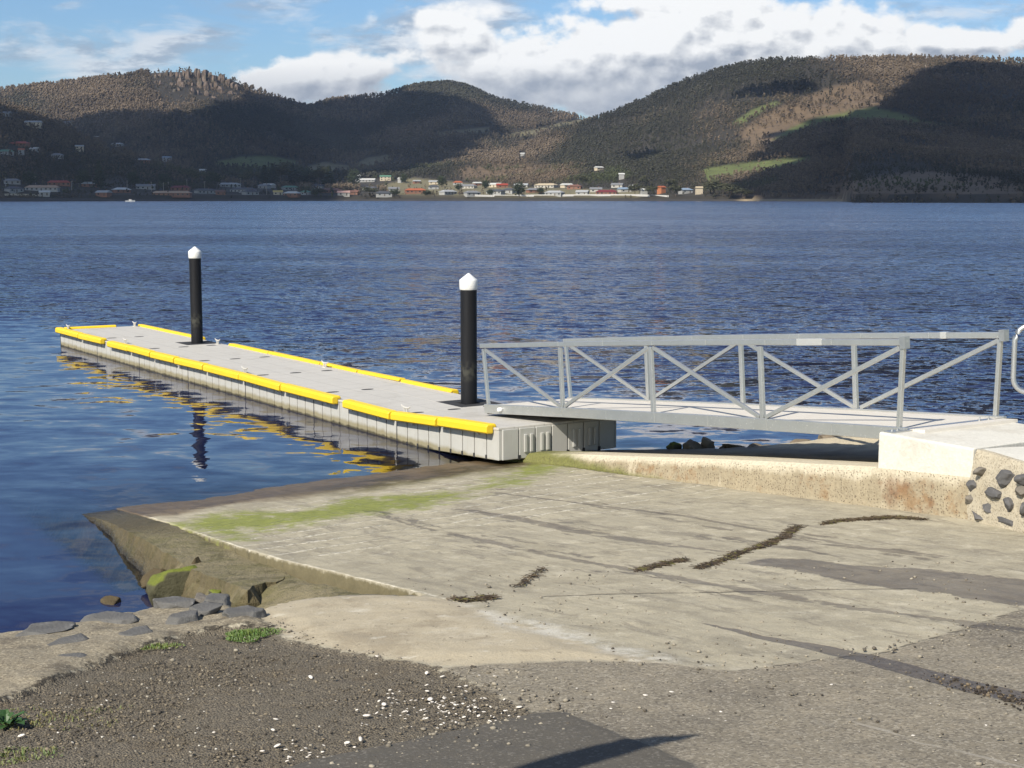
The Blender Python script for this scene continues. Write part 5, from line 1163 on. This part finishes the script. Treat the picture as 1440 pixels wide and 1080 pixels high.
# ---- village houses
ROOF = {'white': (.55, .55, .53), 'pale grey': (.36, .37, .38), 'grey': (.20, .205, .215), 'dark grey': (.07, .075, .085), 'red': (.33, .055, .03), 'orange': (.38, .11, .045), 'dark red': (.16, .025, .03), 'green': (.10, .22, .15), 'tan': (.42, .29, .20), 'brown': (.17, .085, .06), 'cream': (.48, .40, .28), 'yellow': (.55, .42, .14), 'blue grey': (.22, .29, .38), 'pink': (.48, .30, .26)}
WALL = {'w': (.44, .42, .38), 'c': (.55, .47, .35), 'b': (.24, .12, .08), 'g': (.34, .34, .33), 'o': (.42, .16, .07)}
MR = {k: simple('roof_' + k.replace(' ', '_'), c, .55, 0, .12, .4) for k, c in ROOF.items()}; MW = {k: simple('house_wall_' + k, c, .8, 0, .1, .5) for k, c in WALL.items()}
M['pane'] = simple('window_glass', (.03, .035, .045), .12); M['door'] = simple('house_door', (.10, .07, .05), .6)
HM = {}
def house_meshes(w, hip, two):
    key = (round(w / 3), hip, two)
    if key in HM: return HM[key]
    w = key[0] * 3.; d = 8. if w > 9 else 6.5; h = 5.4 if two else 2.8; rh = 2.0 if w > 9 else 1.6; e = .55
    wl = MB(); wl.box(-w / 2, w / 2, -d / 2, d / 2, -1.5, h)
    rf = MB(); x0, x1, y0, y1 = -w / 2 - e, w / 2 + e, -d / 2 - e, d / 2 + e; ins = d * .45 if hip else 0
    V = [(x0, y0, h - .1), (x1, y0, h - .1), (x1, y1, h - .1), (x0, y1, h - .1), (x0, y0, h + .12), (x1, y0, h + .12), (x1, y1, h + .12), (x0, y1, h + .12), (x0 + ins, 0, h + rh), (x1 - ins, 0, h + rh)]
    rf.add(V, [(0, 3, 2, 1), (0, 1, 5, 4), (1, 2, 6, 5), (2, 3, 7, 6), (3, 0, 4, 7), (4, 5, 9, 8), (6, 7, 8, 9), (5, 6, 9), (7, 4, 8)])
    if not hip: wl.add([(-w / 2, -d / 2 + .2, h), (-w / 2, d / 2 - .2, h), (-w / 2, 0, h + rh - .25), (-w / 2 + .05, -d / 2 + .2, h), (-w / 2 + .05, d / 2 - .2, h), (-w / 2 + .05, 0, h + rh - .25)], [(0, 2, 1), (3, 4, 5)])
    wins = []
    nwin = max(2, int(w / 4.2))
    for lv in ((0, 1) if two else (0,)):
        for i in range(nwin):
            x = -w / 2 + w * (i + .5) / nwin; mb = MB()
            if not (lv == 0 and i == nwin // 2): mb.box(x - .85, x + .85, -d / 2 - .05, -d / 2 + .1, .85 + 2.6 * lv, 2.15 + 2.6 * lv); wins.append(mb)
    dm = MB(); x = -w / 2 + w * (nwin // 2 + .5) / nwin; dm.box(x - .55, x + .55, -d / 2 - .06, -d / 2 + .1, -.1, 2.15)
    ch = MB(); ch.box(w * .18, w * .18 + .7, .4, 1.1, h + .4, h + rh + .7)
    HM[key] = (wl, rf, wins, dm, ch, h); return HM[key]
houses = [  # px, py(base of roof/wall middle), width px, roof, wall, hip, two storeys
    (514, 253, 32, 'white', 'w', 0, 0), (500, 250, 12, 'white', 'w', 0, 1), (542, 251, 16, 'green', 'w', 0, 1), (565, 254, 12, 'white', 'w', 0, 1), (586, 255, 12, 'pale grey', 'w', 0, 0), (610, 256, 14, 'pale grey', 'c', 0, 0), (644, 257, 14, 'orange', 'w', 1, 0), (671, 258, 12, 'white', 'w', 0, 0), (658, 262, 28, 'grey', 'w', 1, 0),
    (697, 260, 22, 'white', 'w', 0, 0), (733, 261, 20, 'pale grey', 'w', 0, 0), (408, 264, 24, 'green', 'g', 1, 0), (391, 271, 16, 'yellow', 'c', 0, 0), (372, 262, 18, 'grey', 'g', 0, 0), (411, 274, 22, 'white', 'w', 1, 0), (466, 268, 32, 'brown', 'b', 1, 0), (497, 271, 18, 'brown', 'b', 0, 0), (521, 265, 24, 'dark grey', 'g', 1, 0),
    (584, 269, 32, 'orange', 'b', 1, 0), (630, 271, 28, 'pale grey', 'w', 1, 0), (664, 272, 22, 'grey', 'g', 1, 0), (697, 271, 28, 'dark grey', 'g', 1, 0), (483, 273, 20, 'pink', 'w', 0, 0), (352, 271, 22, 'dark grey', 'g', 1, 0), (554, 266, 18, 'grey', 'w', 0, 0), (610, 263, 18, 'dark grey', 'w', 1, 0), (540, 273, 22, 'dark grey', 'w', 1, 0),
    (706, 261, 16, 'red', 'w', 0, 0), (768, 261, 38, 'cream', 'w', 1, 0), (797, 261, 18, 'white', 'w', 0, 0), (808, 263, 22, 'brown', 'b', 1, 0), (853, 271, 34, 'dark red', 'b', 1, 0), (838, 267, 20, 'grey', 'w', 0, 0), (878, 267, 18, 'blue grey', 'w', 0, 0), (905, 272, 9, 'white', 'w', 0, 1), (930, 269, 11, 'orange', 'o', 0, 1), (964, 269, 20, 'blue grey', 'w', 1, 0), (983, 270, 11, 'cream', 'c', 0, 1),
    (842, 236, 13, 'white', 'w', 0, 0), (874, 249, 7, 'white', 'w', 0, 1), (716, 269, 18, 'dark grey', 'g', 1, 0), (751, 268, 22, 'grey', 'w', 1, 0), (780, 272, 28, 'pale grey', 'w', 1, 0), (819, 271, 18, 'pale grey', 'w', 0, 0), (868, 261, 16, 'grey', 'w', 0, 0), (892, 263, 12, 'pale grey', 'w', 0, 0), (735, 216, 6, 'white', 'w', 0, 0),
    (60, 266, 50, 'tan', 'g', 1, 0), (83, 258, 34, 'red', 'b', 1, 0), (63, 273, 14, 'white', 'w', 0, 0), (171, 268, 26, 'white', 'w', 1, 0), (146, 274, 20, 'pale grey', 'w', 0, 0), (242, 273, 60, 'tan', 'b', 1, 0), (254, 265, 28, 'dark red', 'b', 1, 0), (205, 263, 26, 'grey', 'w', 0, 0), (323, 260, 34, 'pale grey', 'g', 1, 0), (342, 268, 42, 'dark grey', 'g', 1, 0), (378, 261, 20, 'white', 'w', 0, 0),
    (289, 269, 32, 'dark grey', 'g', 1, 0), (47, 176, 26, 'pale grey', 'w', 0, 1), (97, 172, 17, 'grey', 'w', 0, 0), (28, 203, 30, 'red', 'b', 1, 0), (30, 215, 10, 'orange', 'w', 0, 1), (49, 210, 13, 'white', 'w', 0, 0), (9, 214, 22, 'green', 'w', 1, 0), (165, 203, 22, 'pale grey', 'w', 1, 0), (201, 226, 24, 'pale grey', 'w', 1, 0), (235, 224, 15, 'blue grey', 'w', 0, 1), (285, 242, 11, 'white', 'w', 0, 1),
    (8, 160, 18, 'grey', 'g', 0, 0), (112, 210, 13, 'pale grey', 'w', 0, 1), (136, 192, 9, 'white', 'w', 0, 0), (80, 219, 20, 'grey', 'g', 1, 0), (17, 256, 26, 'grey', 'g', 1, 0), (126, 260, 24, 'pale grey', 'w', 1, 0), (20, 268, 24, 'dark grey', 'g', 1, 0), (310, 271, 16, 'brown', 'b', 0, 0), (448, 262, 16, 'dark grey', 'w', 0, 0), (430, 271, 14, 'green', 'w', 1, 0)]
HOUSEBOX = [(q[0] - q[2] / 2 - 2, q[0] + q[2] / 2 + 2, q[1] - 1, q[1] + 11, .38 if q[0] < 310 and q[1] < 250 else .04) for q in houses]
forest()
ORD = ['leftmost', 'second from left', 'third from left', 'fourth from left', 'fifth from left', 'sixth from left', 'seventh from left', 'eighth from left', 'ninth from left', 'tenth from left', 'eleventh from left', 'twelfth from left', 'thirteenth from left']
def zone(px, py):
    if px < 300 and py < 250: return 'shaded left hillside'
    if px < 455: return 'shaded left shore'
    if py < 252 and px > 700: return 'bushy slope behind'
    return 'village back rows' if py < 265 else 'village front row'
ZN = {}
for h in sorted(houses): ZN.setdefault((h[3], zone(h[0], h[1])), []).append(h)
for hs in houses:
    px, py, w, rc, wc, hip, two = hs; x, y, z = hit(px, py + 3); dist = math.hypot(x, y); wm = max(5., min(36., w / F * dist * (.8 if px < 310 and py < 250 else .88))); wl, rf, wins, dm, ch, h = house_meshes(wm, hip, two)
    g = ZN[(rc, zone(px, py))]; i = g.index(hs); zn = zone(px, py); form = 'house' if not two else 'two storey house'
    lb = f'{rc} roofed {form}, the only {rc} roof on the {zn}'.replace('the the', 'the') if len(g) == 1 else f'{rc} roofed {form}, {ORD[i]} of these on the {zn}'
    root = empty('house', lb, 'house', (x, y, z), -math.atan2(x, y) + random.Random(px).uniform(-.8, .8), 'houses of the far shore village')
    def part(nm, mb, mt, par):
        if not hasattr(mb, 'me'): mb.me = {}
        if mt.name not in mb.me: o = mb.build(nm, mt, par); mb.me[mt.name] = o.data; return o
        o = bpy.data.objects.new(nm, mb.me[mt.name]); COL.objects.link(o); o.parent = par; return o
    part('wall', wl, MW[('g', 'b', 'c', 'w', 'g')[px % 5] if wc == 'w' else wc], root); ro = part('roof', rf, MR[rc], root)
    if w >= 16: part('chimney', ch, MW['b'], ro)
    if w >= 12:
        part('door', dm, M['door'], root)
        for q in wins: part('window', q, M['pane'], root)

# ---- separate trees among the houses
M['leaf'] = mat_tint('tree_foliage', .85, .3, 2.); M['trunk'] = simple('tree_trunk_bark', (.14, .11, .085), .9, 0, .3, .5)
TREE = {}
def tree_proto(kind, seed):
    r = np.random.default_rng(seed); n = 520
    if kind == 'conifer':
        t = r.random(n) ** .8; a = r.uniform(0, 6.28, n); q = (1 - t) * .26 * np.sqrt(r.random(n)); cen = np.stack([q * np.cos(a), q * np.sin(a), .06 + .92 * t], 1)
    elif kind == 'round':
        d = r.normal(0, 1, (n, 3)); d /= np.linalg.norm(d, axis=1)[:, None]; cen = d * (r.random(n) ** .4)[:, None] * np.array([.42, .42, .42]) * (.8 + .4 * r.random((n, 1))) + np.array([0, 0, .54])
    else:
        k = 7; c0 = np.stack([r.normal(0, .16, k), r.normal(0, .16, k), r.uniform(.45, .85, k)], 1); j = r.integers(0, k, n); cen = c0[j] + r.normal(0, .075, (n, 3)) * np.array([1.2, 1.2, .8])
    rad = r.uniform(.018, .042, n); cm = {'conifer': (.022, .030, .014), 'round': (.030, .042, .016), 'gum': (.060, .062, .030)}[kind]
    cr = blobs('crown', cen, rad, M['leaf'], seed, .45, ico_small(), np.array(cm)[None] * r.uniform(.6, 1.6, (n, 1)), squash=(1.2, 1.2, .7)); tr = MB(); tr.tube([(0, 0, -.15), (.01, 0, .3), (.0, .01, .62)], [.028, .02, .008], 7); tr = tr.build('trunk', M['trunk'])
    a, b = cr.data, tr.data; bpy.data.objects.remove(cr); bpy.data.objects.remove(tr); return a, b
for kd in ('conifer', 'round', 'gum'): TREE[kd] = [tree_proto(kd, s) for s in (1, 2)]
trees = [(730, 276, 20, 20, 'round', 'dark round tree standing alone at the white fence'), (498, 262, 24, 20, 'round', 'dark bushy tree left of the long white roof'), (568, 258, 14, 12, 'round', 'dark tree below the tall white house'), (621, 263, 16, 14, 'round', 'dark round tree behind the pale grey roof'),
         (372, 262, 28, 26, 'conifer', 'dark conifer at the left end of the tall grove'), (395, 262, 34, 38, 'gum', 'broad dark tree in the middle of the tall grove'), (384, 262, 30, 22, 'conifer', 'dark pointed conifer inside the grove, left of the broad tree'), (412, 262, 30, 24, 'conifer', 'dark conifer right of the broad grove tree'),
         (430, 263, 24, 30, 'round', 'dark rounded tree between the two grove clumps'), (448, 264, 30, 32, 'gum', 'broad dark tree at the right grove clump'), (463, 265, 30, 26, 'conifer', 'dark conifer at the right end of the grove'), (140, 266, 36, 22, 'conifer', 'tall black conifer beside the pale roofs at left'), (118, 262, 22, 22, 'round', 'dark tree left of the tall black conifer'),
         (42, 262, 20, 24, 'round', 'dark tree left of the red roof at the left shore'), (232, 262, 18, 20, 'round', 'dark tree over the tan hip roof'), (270, 262, 26, 22, 'gum', 'loose dark tree right of the dark red roof'), (300, 262, 20, 24, 'round', 'round tree behind the dark grey roof at left'), (348, 262, 22, 24, 'gum', 'loose tree left of the grove'), (188, 262, 20, 20, 'round', 'small dark tree beside the white hip roof at left'),
         (820, 262, 16, 18, 'gum', 'olive tree right of the brown village roof'), (893, 275, 18, 26, 'gum', 'olive bushy tree right of the blue grey roof'), (915, 276, 14, 20, 'gum', 'low olive tree left of the orange house'), (950, 276, 18, 22, 'gum', 'olive tree right of the orange house'), (945, 268, 16, 22, 'gum', 'olive tree behind the orange house'),
         (1003, 278, 24, 36, 'gum', 'big olive bush at the village end'), (1028, 279, 20, 36, 'gum', 'wide olive bush on the point past the village'), (1048, 280, 16, 30, 'gum', 'low bush at the start of the sandy point'), (760, 274, 10, 12, 'round', 'small dark bush behind the white fence'), (690, 276, 9, 12, 'round', 'small bush at the left fence end'), (520, 276, 12, 30, 'gum', 'low green bush near the middle of the village waterline'), (450, 276, 11, 26, 'gum', 'low bush on the waterline below the brown roof'), (555, 276, 9, 18, 'round', 'small dark bush left of the orange roof'),
         (905, 262, 16, 18, 'gum', 'olive tree on the rise behind the village end'), (645, 268, 10, 12, 'round', 'small dark garden tree in the middle of the village'), (600, 276, 8, 14, 'round', 'small garden bush below the orange roof'), (683, 266, 12, 12, 'round', 'garden tree between two dark village roofs')]
TANF_dummy = None
for i, (px, py, hp, wp, kd, lb) in enumerate(trees):
    x, y, z = hit(px, py); d = math.hypot(x, y); root = empty('tree', lb, 'tree', (x, y, z - .2), i * 1.7, 'separate trees on the far shore'); hm = hp / F * d * 1.05; wm = wp / F * d * (1.9 if kd == 'conifer' else 1.15)
    a, b = TREE[kd][i % 2]; c = bpy.data.objects.new('crown', a); COL.objects.link(c); c.parent = root; c.scale = (wm, wm, hm); t = bpy.data.objects.new('trunk', b); COL.objects.link(t); t.parent = root; t.scale = (hm, hm, hm)
# ---- power poles, fence, sea wall, boat
M['pole'] = simple('weathered_pole', (.36, .33, .29), .8, 0, .2, 1.)
pm = MB(); pm.tube([(0, 0, -1), (0, 0, 9.5)], [.22, .16], 8); pm = pm.build('pole', M['pole']).data; xm = MB(); xm.box(-1.2, 1.2, -.1, .1, 8.7, 8.95); xm.box(-1.0, -.9, -.06, .06, 8.95, 9.2); xm.box(.9, 1.0, -.06, .06, 8.95, 9.2); xm = xm.build('crossarm', M['pole']).data
for o in [o for o in COL.objects if o.name.split('.')[0] in ('pole', 'crossarm') and o.parent is None]: bpy.data.objects.remove(o)
poles = [(8, 262), (50, 262), (101, 268), (179, 266), (213, 270), (230, 270), (237, 268), (263, 266), (288, 268), (298, 262), (308, 262), (338, 262), (356, 260), (375, 274), (374, 262)]
for i, (px, py) in enumerate(poles):
    x, y, z = hit(px, py); nb = 'leftmost power pole on the shaded far shore' if i == 0 else f'thin pale power pole, {["", "second", "third", "fourth", "fifth", "sixth", "seventh", "eighth", "ninth", "tenth", "eleventh", "twelfth", "thirteenth", "fourteenth", "last"][i]} from the left on the shaded far shore'
    root = empty('power_pole', nb, 'power pole', (x, y, z), i * .4, 'power poles along the far shore'); a = bpy.data.objects.new('pole', pm); COL.objects.link(a); a.parent = root; b = bpy.data.objects.new('crossarm', xm); COL.objects.link(b); b.parent = root; root.scale = (1, 1, .85 + .2 * ((i * 37) % 10) / 10)
def low_wall(name, pts, h, th, mat, label, cat):
    P = [hit(*p) for p in pts]; root = empty(name, label, cat, P[0]); mb = MB(); o = Vector(P[0]); ps = MB()
    for a, b in zip(P, P[1:]): a = Vector(a) - o; b = Vector(b) - o; mb.bar(a + Vector((0, 0, h / 2)), b + Vector((0, 0, h / 2)), th, h + .3, (0, 0, 1))
    mb.build('panel', mat, root)
    for q, p in enumerate(P): m2 = MB(); p = Vector(p) - o; m2.box(p.x - .2, p.x + .2, p.y - .2, p.y + .2, p.z - .5, p.z + h + .25); m2.build('post', mat, root)
low_wall('shore_fence', [(655, 277), (690, 277), (740, 277), (790, 277), (840, 277), (895, 277), (940, 277.5)], 1.7, .15, simple('white_fence_paint', (.50, .49, .47), .6), 'long low white fence along the village waterfront', 'fence')
low_wall('sea_wall', [(-20, 276), (20, 276), (56, 276)], 1.6, .4, simple('cream_sea_wall', (.50, .44, .34), .8), 'low cream sea wall at the left end of the far shore', 'sea wall')
low_wall('shore_fence', [(740, 281), (735, 281)], .2, .1, M['pole'], '', '') if False else None
def boat():
    az, te = azel(183, 283); Dm = 1240.; root = empty('motor_boat', 'tiny white motor boat lying off the left far shore', 'boat', (Dm * math.sin(az), Dm * math.cos(az), 0), .25); w = 13 / F * Dm; mb = MB(); n = 9; V = []; Fc = []
    for i in range(n):
        t = i / (n - 1); x = (t - .5) * w; b = 1.15 * (1 - max(0, (t - .55) / .45) ** 2) + .02; V += [(x, -b, .95 + .35 * t), (x, -b * .6, -.2), (x, b * .6, -.2), (x, b, .95 + .35 * t)]
    for i in range(n - 1): Fc += [(i * 4 + j, i * 4 + j + 1, i * 4 + 5 + j, i * 4 + 4 + j) for j in range(3)] + [(i * 4 + 3, i * 4, i * 4 + 4, i * 4 + 7)]
    Fc += [(0, 3, 2, 1), (n * 4 - 4, n * 4 - 3, n * 4 - 2, n * 4 - 1)]
    mb.add(V, Fc).build('hull', simple('boat_white', (.80, .80, .78), .4), root); mb = MB(); mb.extr([(-.8, 1.0), (.8, 1.0), (.7, 2.0), (-.7, 2.0)], -w * .12, w * .14); mb.build('cabin', simple('boat_cabin', (.72, .72, .70), .4), root)
    mb = MB(); mb.box(-w * .08, w * .10, -.80, -.76, 1.45, 1.8); mb.build('window', M['pane'], root)
boat()

# ---- unseen clouds put overhead towards the sun, shaped to shade parts of the hills
SHADE = [[(-60, 150), (30, 172), (95, 178), (130, 166), (200, 163), (330, 160), (360, 144), (400, 142), (440, 152), (500, 140), (560, 130), (600, 138), (640, 140), (680, 158), (700, 178), (690, 186), (640, 200), (655, 210), (620, 232), (560, 246), (520, 246), (470, 252), (440, 284), (-60, 286)],
         [(1085, 216), (1105, 196), (1120, 184), (1150, 178), (1200, 162), (1245, 152), (1268, 140), (1300, 118), (1325, 100), (1350, 94), (1500, 100), (1500, 290), (1200, 290), (1060, 278), (1050, 254), (1085, 244), (1135, 230), (1140, 222)],
         [(880, 218), (900, 212), (925, 222), (905, 230), (885, 228)], [(1040, 122), (1080, 118), (1140, 116), (1140, 128), (1090, 138), (1045, 134)]]
def shade_clouds():
    r = np.random.default_rng(8); ALT = 1250.; bv, bf = ico(2)
    for ci, poly in enumerate(SHADE):
        s = sdpoly(PXG, PYG, np.array(poly)); k = np.nonzero(((s > 2.0) & VIS & (RG < 3400)).ravel())[0]
        x, y, z = TX.ravel()[k], TY.ravel()[k], HG.ravel()[k] + 4; t = (ALT - z) / SD.z; cx, cy = x + SD.x * t, y + SD.y * t; cell = 34. if len(k) > 800 else 22.
        key = np.unique(np.stack([np.floor(cx / cell), np.floor(cy / cell)], 1), axis=0); m = len(key)
        rd = cell * r.uniform(.72, .95, m) * (.8 if ci > 1 else 1); cen = np.stack([(key[:, 0] + .5) * cell + r.normal(0, 3, m), (key[:, 1] + .5) * cell + r.normal(0, 3, m), ALT + r.uniform(-1, 1, m) * 10], 1)
        o = blobs('cloud', cen, rd, M['cloudm'], 20 + ci, .12, (V0, F0), squash=(1, 1, .8)); tag(o, 'unseen white cloud overhead, shaped to shade part of the hills', kind='stuff')
M['cloudm'] = simple('cloud_white', (.85, .86, .88), 1., 0, .03, .01)
shade_clouds()

# ---- the air
def haze():
    k = NT('haze_air'); nd = k.n('ShaderNodeVolumePrincipled'); nd.inputs['Color'].default_value = (.60, .74, 1., 1); nd.inputs['Density'].default_value = .000045; nd.inputs['Anisotropy'].default_value = .2
    o = k.n('ShaderNodeOutputMaterial'); k.t.links.new(nd.outputs[0], o.inputs['Volume'])
    ob = MB().box(-3000, 3000, -60, 5200, -32, 345).build('haze', k.m); tag(ob, 'thin pale blue haze over the water and hills', kind='stuff')
haze()
